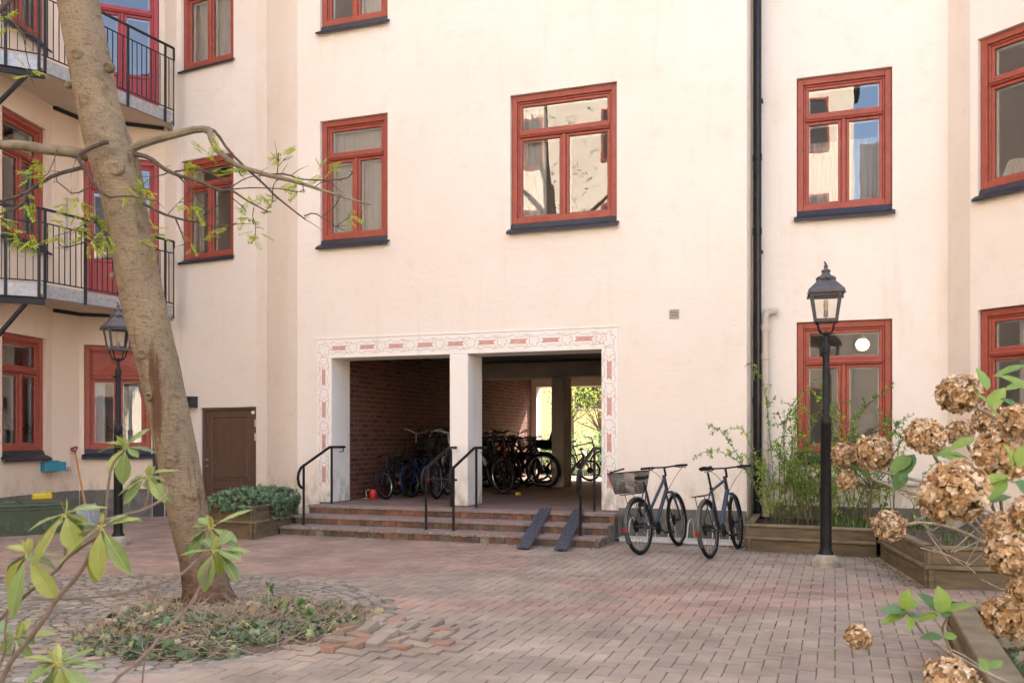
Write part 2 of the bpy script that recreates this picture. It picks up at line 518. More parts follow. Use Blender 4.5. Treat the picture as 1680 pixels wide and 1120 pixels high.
def ring(mb, u0, u1, z0, z1, w, y0, y1, wt=None, wb=None):
    wt = w if wt is None else wt; wb = w if wb is None else wb
    mb.cbox((u0, y0, z0), (u0 + w, y1, z1), .006); mb.cbox((u1 - w, y0, z0), (u1, y1, z1), .006)
    mb.cbox((u0 + w, y0, z1 - wt), (u1 - w, y1, z1), .006); mb.cbox((u0 + w, y0, z0), (u1 - w, y1, z0 + wb), .006)

WINS = []
def window(F, u0, u1, z0, z1, tr=.31, mull=True, door=False, curtain=None, panel=False, red='red', thin_sill=False, room_c=None, name='window'):
    w, h = u1 - u0, z1 - z0
    mw = F.m @ Matrix.Translation((u0, 0, z0))
    ap = .0 if door else (.03 if thin_sill else .10)
    e = .006
    fr = MB()
    cw = .085
    ring(fr, e, w - e, ap + e, h - e, cw, .055, .16)
    ring(fr, e + cw + .001, w - e - cw - .001, ap + e + cw * .6, h - e - cw - .001, .028, .082, .15, wb=.02)
    zt = ap + (h - ap) * (1 - tr)
    il, ir = e + cw + .03, w - e - cw - .03
    ib = ap + e + cw * .6 + .02
    fr.cbox((il, .058, zt - .035), (ir, .15, zt + .04), .012)
    fr.cbox((il + .002, .042, zt - .008), (ir - .002, .07, zt + .012), .006)
    win = fr.build(name, M[red], bld, mw=mw)
    sash = MB()
    panes = [(il, ir, zt + .042, h - e - cw - .032)]
    if mull:
        mc = (il + ir) / 2
        sash.cbox((mc - .030, .066, ib), (mc + .030, .15, zt - .037), .008)
        panes += [(il, mc - .032, ib, zt - .037), (mc + .032, ir, ib, zt - .037)]
    else:
        panes += [(il, ir, ib, zt - .037)]
    sw = .042
    gp = MB(); wp = MB(); pan = MB()
    for q, (a, b, c, d) in enumerate(panes):
        if panel and q == 0:
            pan.cbox((a, .085, c), (b, .12, d), .01)
            m1, m2 = a + .03, b - .03
            # raised pyramid panel with a small vent
            cx, cz = (a + b) / 2, (c + d) / 2
            vs = [(m1, .085, c + .03), (m2, .085, c + .03), (m2, .085, d - .03), (m1, .085, d - .03), (cx - .12, .055, cz), (cx + .12, .055, cz)]
            pan.add(vs, [(0, 1, 5, 4), (1, 2, 5), (2, 3, 4, 5), (3, 0, 4)])
            for k in range(6):
                pan.box((cx - .12, .042, cz + .015 + k * .018), (cx, .058, cz + .023 + k * .018))
            continue
        lo = c
        ring(sash, a, b, lo, d, sw, .092, .14, wb=sw * 1.1)
        if door and q > 0:
            zl = c + (d - c) * .36
            sash.cbox((a + sw, .094, zl - .03), (b - sw, .138, zl + .03), .006)
            pan.cbox((a + sw, .112, c + sw), (b - sw, .13, zl - .03), .004)
            pan.cbox((a + sw + .05, .104, c + sw + .05), (b - sw - .05, .12, zl - .08), .01)
            lo = zl - .012
        sw2 = sw + .001
        gp.quad((a + sw2 - .004, .118, lo + sw2 - .004), (b - sw2 + .004, .118, lo + sw2 - .004), (b - sw2 + .004, .118, d - sw2 + .004), (a + sw2 - .004, .118, d - sw2 + .004))
        ring(wp, a + .012, b - .012, lo + .012, d - .012, .044, .165, .205)
    sash.build('sash', M[red], win)
    wp.build('inner_sash', M['white'], win)
    gp.build('pane', M['glass'], win)
    if pan.v: pan.build('panel', M[red], win)
    if not door:
        sl = MB()
        lip = .05 if thin_sill else .085
        a_ = ap
        prof = [(.056, a_ + .004), (.05, a_ + .004), (.02, .012 if thin_sill else .035), (-lip, -.028), (-lip, -.062), (-lip + .008, -.062), (-lip + .010, -.036), (-.004, -.012), (.056, -.012)]
        x0, x1 = -.035, w + .035
        sl.prism(prof, lambda p: Vector((x0, p[0], p[1])), lambda p: Vector((x1, p[0], p[1])))
        sl.build('sill', M['sill'], win)
    rm = MB(); dep = 2.6; mg = .28
    x0, x1, b0, b1 = -mg, w + mg, -.25 if not door else 0, h + .35
    y0 = .215
    rm.quad((x0, dep, b0), (x1, dep, b0), (x1, dep, b1), (x0, dep, b1))
    rm.quad((x0, y0, b0), (x0, dep, b0), (x0, dep, b1), (x0, y0, b1))
    rm.quad((x1, dep, b0), (x1, y0, b0), (x1, y0, b1), (x1, dep, b1))
    rm.quad((x0, y0, b1), (x0, dep, b1), (x1, dep, b1), (x1, y0, b1))
    rm.quad((x0, dep, b0), (x0, y0, b0), (x1, y0, b0), (x1, dep, b0))
    for (a, b, c, d) in ((x0, 0, b0, b1), (w, x1, b0, b1), (0, w, h, b1), (0, w, b0, ap)):
        rm.quad((a, y0, c), (b, y0, c), (b, y0, d), (a, y0, d))
    # inner window board and a radiator shelf line
    rm.box((.02, .21, ap + .02), (w - .02, .42, ap + .05))
    rm.build('room_interior', M['room'] if room_c is None else room_c, win)
    WINS.append((win, F, u0, u1, z0, z1))
    return win, mw, w, h

def curtain(mw, x0, x1, z0, z1, label, y=.25, amp=.018, wl=.09, gather=0.0):
    mb = MB(); n = int((x1 - x0) / .012); rows = 6
    for i in range(n + 1):
        for j in range(rows + 1):
            u = i / n; v = j / rows
            x = x0 + (x1 - x0) * u * (1 - gather * (1 - v) * .5)
            ph = 2 * math.pi * x / wl + .8 * math.sin(x * 9)
            mb.v.append((x, y + amp * math.sin(ph) * (.55 + .45 * (1 - v)), z0 + (z1 - z0) * v))
    for i in range(n):
        for j in range(rows):
            a = i * (rows + 1) + j
            mb.f.append((a, a + rows + 1, a + rows + 2, a + 1)); mb.c.append(None)
    o = mb.build('curtain', M['curtain'], smooth='all', mw=mw)
    tag(o, label, 'curtain', 'curtains behind the windows')
    return o

wall = MB()
# ---- main front
def mu(px): return F_main.upx(px)
Z2, Z2T, Z3, Z3T, Z1, Z1T = 4.50, 6.52, 7.96, 9.95, 1.10, 3.05
w1 = (mu(525), mu(636)); w2 = (mu(837), mu(1012))
pas = [(mu(544), mu(738)), (mu(768), mu(987))]
ops = [(*w1, Z2, Z2T), (*w2, Z2, Z2T), (*w1, Z3, Z3T), (*w2, Z3 + .22, Z3T)]
PZ = 2.69
ops += [(mu(524), mu(1009), -.05, 2.97, 0)]
wall_facet(wall, F_main, ops)
ua, ub = F_rec.upx(1307), F_rec.upx(1464)
wall_facet(wall, F_ret, [])
wall_facet(wall, F_rec, [(ua, ub, Z2 + .02, Z2T - .02), (ua, ub, Z1, Z1T), (ua, ub, Z3, Z3T)])
wall_facet(wall, F_strip, [])
ra = F_right.upx(1604); rb = ra + 1.3
wall_facet(wall, F_right, [(ra, rb, Z2 - .02, Z2T - .02), (ra, rb, Z1, Z1T), (ra + 2.6, rb + 2.6, Z2, Z2T)])
# ---- left side
A_u1 = min(F_A1.upx(76), F_A1.L - .06); A_u0 = A_u1 - 1.12
opsA = [(A_u0, A_u1, Z1, Z1T), (A_u0, A_u1, Z2, Z2T), (A_u0, A_u1, Z3 - .1, Z3T)]
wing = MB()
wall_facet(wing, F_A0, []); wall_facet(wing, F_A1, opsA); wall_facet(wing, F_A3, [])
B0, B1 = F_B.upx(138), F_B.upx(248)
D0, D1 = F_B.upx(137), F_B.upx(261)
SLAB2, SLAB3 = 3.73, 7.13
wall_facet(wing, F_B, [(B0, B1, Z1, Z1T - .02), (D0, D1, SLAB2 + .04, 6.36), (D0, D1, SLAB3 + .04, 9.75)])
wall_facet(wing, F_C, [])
v0, v1 = F_win.upx(297), F_win.upx(383)
q0, q1 = F_win.upx(329), F_win.L - .012
DT = CAMH + (YH - 668) / F_PX * 16.0
wall_facet(wall, F_win, [(v0, v1, 4.60, 6.42), (v0, v1, 8.06, 9.95), (q0, q1, -.05, DT, .10)])
for F_ in (F_bend0, F_bend, F_bend2): wall_facet(wall, F_, [])
# upper parapet cap, roof and rear face close the shell so that the sun only enters where it should
wall.build('wall', M['wall'], bld)
wing.build('wall', M['shadedwall'], bld)['label'] = 'corner wing behind the balconies, plaster colour deepened for its shade'
rf = MB()
outer = [f.p0 for f in FL] + [Vector((xm0, 0, 0)), Vector((xm1, 0, 0)), Vector((xm1, .72, 0)), Vector((xr1, .72, 0)), Vector((xr2, .25, 0)), F_right.at(F_right.L, 0, 0)]
back = [Vector((14, -6, 0)), Vector((14, 10.3, 0)), Vector((-17, 10.3, 0)), Vector((-17, -13, 0))]
allp = outer + back
rf.prism([(p.x, p.y) for p in allp], lambda p: Vector((p[0], p[1], HT)), lambda p: Vector((p[0], p[1], HT + .35)))
rf.build('roof', M['sill'], bld)

# ---- windows
W_ = {}
W_['w1'] = window(F_main, *w1, Z2, Z2T)
W_['w2'] = window(F_main, *w2, Z2, Z2T)
W_['w3'] = window(F_main, *w1, Z3, Z3T)
W_['w4'] = window(F_main, *w2, Z3 + .22, Z3T)
W_['r2'] = window(F_rec, ua, ub, Z2 + .02, Z2T - .02)
W_['r1'] = window(F_rec, ua, ub, Z1, Z1T)
W_['r3'] = window(F_rec, ua, ub, Z3, Z3T)
W_['s2'] = window(F_right, ra, rb, Z2 - .02, Z2T - .02)
W_['s1'] = window(F_right, ra, rb, Z1, Z1T)
W_['s4'] = window(F_right, ra + 2.6, rb + 2.6, Z2, Z2T)
W_['a1'] = window(F_A1, A_u0, A_u1, Z1, Z1T)
W_['a2'] = window(F_A1, A_u0, A_u1, Z2, Z2T)
W_['a3'] = window(F_A1, A_u0, A_u1, Z3 - .1, Z3T)
W_['b1'] = window(F_B, B0, B1, Z1, Z1T - .02, panel=True)
W_['c2'] = window(F_win, v0, v1, 4.60, 6.42, thin_sill=True, tr=.27)
W_['c3'] = window(F_win, v0, v1, 8.06, 9.95, thin_sill=True)
W_['d2'] = window(F_B, D0, D1, SLAB2 + .04, 6.36, door=True, red='doorred', tr=.22, name='balcony_door')
W_['d3'] = window(F_B, D0, D1, SLAB3 + .04, 9.75, door=True, red='doorred', tr=.30, name='balcony_door')
def cur(k, a, b, c, d, lab, **kw):
    win, mw, w, h = W_[k]
    curtain(mw, a * w, b * w, c * h, d * h, lab, **kw)
cur('w2', .06, .30, .06, .96, 'pale sheer curtain at the left side of the wide window above the passage')
cur('w1', .06, .95, .06, .96, 'pale sheer curtain in the window straight above the left passage bay', y=.235, amp=.012)
cur('r2', .10, .94, .06, .60, 'thin half-height curtain in the window above the right street lamp', y=.5, wl=.06)
cur('s2', .36, .66, .06, .96, 'gathered sheer curtain in the right-edge upstairs window with the pleated lampshade')
cur('s1', .30, .62, .06, .96, 'gathered sheer curtain in the right-edge window low behind the hydrangeas')
cur('a1', .04, .97, .06, .97, 'full-width pale curtain in the left-edge ground floor window', y=.75)
cur('a2', .55, .92, .06, .97, 'white curtain in the left-edge window behind the lower balcony')
cur('a3', .35, .95, .06, .97, 'white curtain in the left-edge window behind the upper balcony')
cur('b1', .05, .30, .06, .72, 'narrow pale curtain on the left side of the window with the red panel on top')
cur('b1', .66, .95, .06, .72, 'narrow pale curtain on the right side of the window with the red panel on top')
cur('c2', .06, .26, .06, .97, 'white curtain in the thin-silled window behind the bare twigs')
cur('c3', .06, .94, .06, .97, 'white curtain filling the top left window beside the upper balcony', y=.24, amp=.012)
cur('w3', .40, .94, .06, .97, 'white curtain in the half-seen window at the top edge of the picture')

# ---- stone plinth along the foot of the walls
def plinth(F, u0, u1, z1, t=.025):
    pl = MB()
    a, b = F.at(u0, -t, -.05), F.at(u1, -t, -.05)
    n_ = max(1, int((u1 - u0) / .4))
    vs = []
    m = F.m
    pl.cbox((u0, -t, -.05), (u1, .02, z1), .008, m=m)
    pl.build('plinth', M['plinth'], bld)
plinth(F_A0, 4, F_A0.L - .002, .50); plinth(F_A1, .002, F_A1.L - .008, .50)
plinth(F_A3, .012, F_A3.L - .02, .50); plinth(F_B, .012, F_B.upx(249), .50)
plinth(F_main, mu(1015), F_main.L - .002, .42); plinth(F_rec, .02, F_rec.L - .02, .46); plinth(F_right, .05, F_right.L, .46)

# ---- brown panelled door in the corner wall
dr = MB()
dw = q1 - q0; dh = DT
dm = F_win.m @ Matrix.Translation((q0, 0, 0))
ring(dr, .004, dw - .004, .0, dh - .004, .05, .035, .10, wb=.02)
dr.cbox((.055, .06, .02), (dw - .055, .095, dh - .055), .004)
for (c, d) in ((.12, .52), (.66, dh - .16)):
    a, b = .20, dw - .20
    ring(dr, a, b, c, d, .025, .048, .07)
    dr.cbox((a + .05, .052, c + .05), (b - .05, .07, d - .05), .012)
door = dr.build('door', M['door'], bld, mw=dm)
hd = MB()
for z in (.90, 1.02):
    hd.lathe([(.0, 0), (.026, .0), (.028, .012), (.022, .03), (0, .034)], seg=12, m=Matrix.Translation((.115, .06, z)) @ Matrix.Rotation(rad(90), 4, 'X'))
hd.build('handle', M['chrome'], door, smooth=True)
hg = MB()
for z in (1.36, 1.60):
    hg.cbox((dw - .062, .022, z), (dw - .042, .062, z + .13), .004)
hg.build('hinge', M['chrome'], door)
wl = MB(); wl.lathe([(0, 0), (.035, 0), (.03, .02), (0, .03)], seg=12, m=Matrix.Translation((dw - .12, .06, dh - .10)) @ Matrix.Rotation(rad(90), 4, 'X'))
wl.build('number_disc', M['white'], door, smooth=True)
# dark hatch beside the tree
bh = MB(); e0, e1 = F_B.upx(250.5), F_B.L - .01
bh.cbox((e0, -.03, -.04), (e1, .05, 1.55), .008, m=F_B.m)
bh.cbox((.02, -.03, -.04), (F_C.L - .02, .05, 1.55), .008, m=F_C.m)
bh.build('basement_door', M['sill'], bld)
# ------------------------------------------------------------------ portal, passage, steps
pt = MB()
u_o0, u_a, u_p0, u_p1, u_b, u_o1 = mu(520), mu(544), mu(738), mu(768), mu(987), mu(1013)
X_ = lambda u: xm0 + u
PD = .58
pt.cbox((X_(u_o0), -.010, .376), (X_(u_a), PD, PZ), .006)
pt.cbox((X_(u_p0), -.014, .376), (X_(u_p1), PD, PZ), .012)
pt.cbox((X_(u_b), -.010, .376), (X_(u_o1), PD, PZ), .006)
pt.cbox((X_(u_o0), -.010, PZ), (X_(u_o1), PD, 3.0), .006)
pt.build('portal', M['portal'], bld)
ld = MB(); ld.cbox((X_(u_o0) - .012, -.022, 2.998), (X_(u_o1) + .012, .01, 3.012), .004)
ld.build('drip_strip', M['portal'], bld)
xi0, xi1 = X_(u_a) - .01, X_(u_b) + .25
YB = 10.1
bw = MB(); bw.quad((xi0, PD, .3), (xi0, YB, .3), (xi0, YB, 3.0), (xi0, PD, 3.0))
bw.build('brick_wall', M['brick'], bld)
bw = MB(); bw.quad((xi1, YB, .3), (xi1, PD, .3), (xi1, PD, 3.0), (xi1, YB, 3.0))
bw.build('brick_wall', M['brick'], bld)
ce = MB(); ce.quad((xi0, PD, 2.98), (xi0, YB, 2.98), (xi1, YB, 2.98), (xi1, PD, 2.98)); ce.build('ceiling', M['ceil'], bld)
# back wall of the passage with its two openings, and the yard side facade
kx = lambda px, y: onwall(px, y).x
bo0 = kx(880, YB); bo1 = bo0 + 4.15
bk = MB()
bk.box((xi0 - .4, YB, .0), (bo0, YB + .35, 3.0)); bk.box((bo1, YB, .0), (xi1 + .4, YB + .35, 3.0)) if bo1 < xi1 else None
bk.box((bo0, YB, 2.74), (min(bo1, xi1), YB + .35, 3.0))
bk.box((-17, YB + .3, 0), (xi0 - .4, YB + .36, HT)); bk.box((xi1 + .4, YB + .3, 0), (14, YB + .36, HT)); bk.box((xi0 - .4, YB + .3, 3.0), (xi1 + .4, YB + .36, HT))
bk.build('rear_wall', M['cream'], bld)
cl = MB(); yc = 5.2
cx0, cx1 = kx(904.5, yc), kx(925.5, yc)
cl.cbox((cx0, yc, .376), (cx1, yc + .55, 2.66), .015)
cl.build('column', M['concrete'], bld)
bm = MB(); bm.cbox((xi0 + .005, yc - .02, 2.66), (xi1 - .005, yc + .57, 2.975), .01); bm.build('beam', M['concrete'], bld)

# painted ornament on the portal: ribbons with curling leaf outlines
M['pink'] = pmat('faded_rose_paint', (.54, .285, .245), (.66, .42, .375), 26, .9, lo=.4, hi=.75)
M['greyline'] = pmat('grey_brush_line', (.40, .35, .34), (.52, .35, .32), 18, .9)
orn = MB(); lin = MB()
yf = -.0125
def strip(pts, w=.006):
    for i in range(len(pts) - 1):
        a, b = Vector(pts[i]), Vector(pts[i + 1]); d = b - a
        if d.length < 1e-6: continue
        n_ = Vector((-d.y, d.x)).normalized() * w / 2
        ex = d.normalized() * w * .3
        yy = yf - .0006 * (i % 2)
        q = [a - n_ - ex, b - n_ + ex, b + n_ + ex, a + n_ - ex]
        lin.quad(*[(p.x, yy, p.y) for p in q])
def motif(o, dx, dz, length, hw=.135):
    # o origin (x,z), unit direction (dx,dz), one ribbon then one leaf knot
    ex = Vector((dx, dz)); ey = Vector((-dz, dx)); o = Vector(o)
    T = lambda a, b: o + ex * a + ey * b
    rl = length * .56
    a0 = length * .10; t = .034
    poly = [(a0, -t), (a0 + rl, -t * R_.uniform(.8, 1.2)), (a0 + rl - .03, 0.004), (a0 + rl + .02, t), (a0 + .01, t), (a0 + .035, .004)]
    for k in range(1):
        vs = [T(*p) for p in poly]
        orn.add([(p.x, yf - .0012, p.y) for p in vs], [tuple(range(6))])
    ph = R_.uniform(0, 6)
    for sgn in (-1, 1):
        pts = []
        for i in range(27):
            v = i / 26
            a = a0 - .03 + (rl + .06) * v
            bb = sgn * (t + .022 + .034 * abs(math.sin(v * math.pi * 1.5 + ph * .2)) + .012 * math.sin(v * 21 + ph))
            pts.append(T(a, bb))
        strip(pts)
    # leaf knot: lobed closed outline
    c0 = a0 + rl + (length - rl) * .5
    pts = []
    for i in range(49):
        a = 2 * math.pi * i / 48
        rr = .062 * (1 + .15 * math.sin(5 * a + ph) + .10 * math.sin(9 * a + 2 * ph) + .07 * math.sin(3 * a))
        pts.append(T(c0 + rr * 1.25 * math.cos(a), rr * 1.15 * math.sin(a)))
    strip(pts)
    # a curl
    for sgn in (-1, 1):
        pts = []
        for i in range(19):
            a = i / 18 * 4.6
            rr = .045 * (1 - i / 30)
            pts.append(T(c0 - .09 + rr * math.cos(a) * 1.6, sgn * (.070 + rr * .55 * math.sin(a))))
        strip(pts, .005)
zt_ = (PZ + 3.0) / 2 + .005
W_len = u_o1 - u_o0
nm = 9
st = (W_len - .40) / nm
for i in range(nm):
    motif((X_(u_o0) + .22 + st * i, zt_), 1, 0, st)
for xx in ((X_(u_o0) + X_(u_a)) / 2 , (X_(u_b) + X_(u_o1)) / 2 ):
    sv = (PZ - .60) / 4
    for i in range(4):
        motif((xx, .62 + sv * i), 0, 1, sv)
# corner flourishes
for cx_, sg in ((X_(u_o0) + .14, 1), (X_(u_o1) - .14, -1)):
    pts = []
    for i in range(50):
        a = 2 * math.pi * i / 49
        rr = .10 * (1 + .22 * math.sin(6 * a) + .1 * math.sin(13 * a))
        pts.append(Vector((cx_ + rr * math.cos(a), zt_ - .02 + rr * math.sin(a))))
    strip(pts)
orn.build('painted_ribbon', M['pink'], bld)
lin.build('painted_scroll', M['greyline'], bld)

# ---- platform floor
M['tilefloor'] = brick('red_floor_tile', (.24, .155, .125), (.20, .135, .110), (.16, .12, .10), .24, .12, 'xy', .006, bmp=.3)
M['riser'] = pmat('clay_riser_tile', (1, 1, 1), (.62, .60, .56), 16, .8, attr=True, bmp=.4, bscale=50)
M['nosing'] = pmat('worn_clay_nosing', (.285, .215, .185), (.205, .165, .145), 9, .85, bmp=.5, bscale=40)
M['stepside'] = pmat('stained_cement', (.26, .24, .20), (.15, .14, .11), 6, .95, bmp=.5, bscale=40)
SX0, SX1 = -7.68, -2.845
NY = (-.58, -.97, -1.36); HH = .125
stp = empty('entrance_steps', (0, 0, 0))
tag(stp, 'three worn tiled steps with orange and brown risers leading up to the passage', 'steps')
fl = MB(); fl.box((xi0 + .005, -.30, .30), (xi1 - .005, YB + .34, .375))
fl.build('passage_floor', M['tilefloor'], bld)
co = MB()
for k, y in enumerate(NY):
    z1 = HH * (3 - k); e = .02
    co.box((SX0 + .004 + .0 * k, y + .022, -.05), (SX1 - .004 - .012 * k, (-.02 if k == 0 else NY[k - 1] + .021), z1 - .041))
co.build('core', M['stepside'], stp)
pal = ((.29, .128, .078), (.235, .115, .075), (.20, .112, .080), (.155, .100, .075), (.17, .13, .095), (.135, .105, .085), (.23, .13, .085))
rs = MB()
for k, y in enumerate(NY):
    z0 = HH * (2 - k) + (.001 if k < 2 else -.04); z1 = HH * (3 - k) - .038
    x = SX0 + .002
    while x < SX1 - .03:
        w = min(.118, SX1 - .006 - x)
        c = R_.choice(pal[:4] if k == 0 else (pal[1:] if k == 1 else pal[2:6]))
        if k == 2 and R_.random() < .12: c = pal[1]
        gg = R_.uniform(.75, 1.15)
        if not (k == 2 and R_.random() < .05):
            rs.cbox((x + .003, y + .010 + R_.uniform(-.002, .002), z0), (x + w - .003, y + .034, z1), .003, col=tuple(v * gg for v in c))
        x += .122
rs.build('riser', M['riser'], stp)
ns = MB()
for k, y in enumerate(NY):
    z1 = HH * (3 - k); yb = (-.30 if k == 0 else NY[k - 1] + .012)
    x = SX0 - .01
    while x < SX1 + .008:
        w = min(R_.uniform(.22, .26), SX1 + .010 - x)
        if w < .03: break
        br = R_.uniform(0, .006)
        cut = 0.0
        if k == 2 and R_.random() < .55: cut = R_.uniform(.01, .05)
        dz = R_.uniform(-.003, .002)
        # chipped front edge
        vs = []; n_ = 7
        for i in range(n_):
            t = i / (n_ - 1)
            jag = cut * (.35 + .65 * abs(noise.noise(Vector((x * 9 + t * 3, k * 5, 0))))) + (.004 * abs(noise.noise(Vector((x * 31 + t * 7, k, 2)))))
            vs.append((x + .0015 + (w - .003) * t, y - .012 + jag))
        poly = vs + [(x + w - .0015, yb), (x + .0015, yb)]
        ns.prism(poly, lambda p: Vector((p[0], p[1], z1 - .037)), lambda p: Vector((p[0], p[1], z1 + dz)))
        x += w
ns.build('tread', M['nosing'], stp)
# broken mortar showing on the lowest step
rb_ = MB()
for i in range(150):
    x = R_.choice((R_.uniform(-7.2, -6.2), R_.gauss(-4.65, .25), R_.uniform(-6.2, -3.9)))
    sz = R_.uniform(.006, .024)
    rb_.lathe([(0, 0), (sz, sz * .3), (sz * .7, sz * .9), (0, sz)], (x, NY[2] + R_.uniform(-.012, .03), HH - .035 + R_.uniform(-.02, .02)), 5, rot=R_.random() * 3)
M['mortar'] = pmat('broken_mortar', (.42, .34, .22), (.30, .24, .15), 20, .95)
rb_.build('broken_edge', M['mortar'], stp)
vg = MB()
ring(vg, 0, .17, 0, .27, .018, 0, .01)
for k in range(6): vg.box((.03, -.002, .045 + k * .036), (.14, .008, .058 + k * .036))
vo = vg.build('vent_slots', M['sill'], stp, mw=Matrix.Translation((SX1 + .001, -.50, .05)) @ Matrix.Rotation(rad(90), 4, 'Z'))

# ---- handrails
def rail(x, label, xtop=None, bend=-1, wall_end=None, group='black handrails on the entrance steps'):
    t = empty('handrail', (x, -1.12, 0)); o = Vector((x, -1.12, 0))
    r = .021
    y0, y1 = 0.0, .92            # local along +y
    zl, zu = HH + .80, .375 + .885
    dx = (xtop - x) if xtop is not None else 0
    pr = MB()
    pts = []
    # loop at the foot
    cyl, czl = -.02, HH + .62
    pts += [(0, y0 - .005, HH + .545), (0, y0 - .07, HH + .56), (0, y0 - .125, HH + .61), (0, y0 - .15, HH + .69), (0, y0 - .135, HH + .77), (0, y0 - .07, HH + .85)]
    for i in range(1, 9):
        v = i / 8
        pts.append((dx * v * .7, y0 - .07 + (y1 - .12 + .07) * v, HH + .85 + (zu - HH - .85) * v))
    pts += [(dx * .8, y1 - .06, zu + .006), (dx, y1, zu + .006), (dx, y1 + .40, zu + .004)]
    pr.tube(pts, r, 10)
    pr.build('rail', M['black'], t, smooth=True)
    p1 = MB(); p1.tube([(0, y0, HH), (0, y0, HH + .90)], .019, 10); p1.lathe([(.035, 0), (.035, .006), (.02, .008)], (0, y0, HH), 10)
    p1.build('post', M['black'], t, smooth=True)
    p2 = MB(); p2.tube([(dx, y1, .375), (dx, y1, zu)], .019, 10)
    p2.build('post', M['black'], t, smooth=True)
    bk_ = MB(); bk_.tube([(dx, y1 + .36, zu - .01), (dx, y1 + .36, zu - .07), (dx + bend * .07, y1 + .36, zu - .075)], .009, 8)
    bk_.build('wall_bracket', M['black'], t, smooth=True)
    tag(t, label, 'handrail', group)
    return t
rail(-7.42, 'black handrail on the left edge of the entrance steps beside the ivy planter', xtop=-7.50)
h2 = rail(-5.42, 'black handrail in the middle of the steps, the left one of the linked pair', xtop=-5.44, bend=1)
h3 = rail(-5.00, 'black handrail in front of the white pillar, the right one of the linked pair', xtop=-5.03)
cbm = MB(); cbm.tube([(-5.42, -1.0, HH + .70), (-5.0, -1.0, HH + .70)], .016, 8)
for o in (h2,):
    cx_ = cbm.build('cross_bar', M['black'], o, smooth=True); cx_.location = (5.42, 1.12, 0)
rail(-3.17, 'black handrail on the right edge of the steps beside the second bicycle ramp', xtop=-3.22, bend=1)

# ---- two steel bicycle ramps laid over the steps
M['ramp'] = pmat('scratched_blue_grey_plate', (.060, .066, .086), (.21, .215, .23), 38, .5, .3, lo=.52, hi=.72, bmp=.2)
def ramp_(a, b, w, label):
    a = Vector(a); b = Vector(b); d = (b - a); Ln = d.length; d.normalize()
    s_ = Vector((0, 0, 1)).cross(d).normalized() * -1; n_ = s_.cross(d).normalized()
    if n_.z < 0: n_ = -n_
    m = Matrix(((d.x, s_.x, n_.x, a.x), (d.y, s_.y, n_.y, a.y), (d.z, s_.z, n_.z, a.z), (0, 0, 0, 1)))
    mb = MB(); mb.cbox((0, 0, 0), (Ln, w, .022), .003); mb.cbox((0.03, 0.012, -.02), (Ln - .03, .03, -.0005), .003); mb.cbox((.03, w - .03, -.02), (Ln - .03, w - .012, -.0005), .003)
    o = mb.build('bicycle_ramp', M['ramp'], mw=m)
    tag(o, label, 'ramp', 'steel bicycle ramps over the steps')
ramp_((-3.80, -1.86, .018), (-3.93, -.50, .405), .165, 'bluish steel bicycle ramp plate on the steps, the plainer one nearer the pillar')
ramp_((-3.305, -1.86, .018), (-3.45, -.50, .405), .165, 'speckled steel bicycle ramp plate on the steps right at the right handrail')
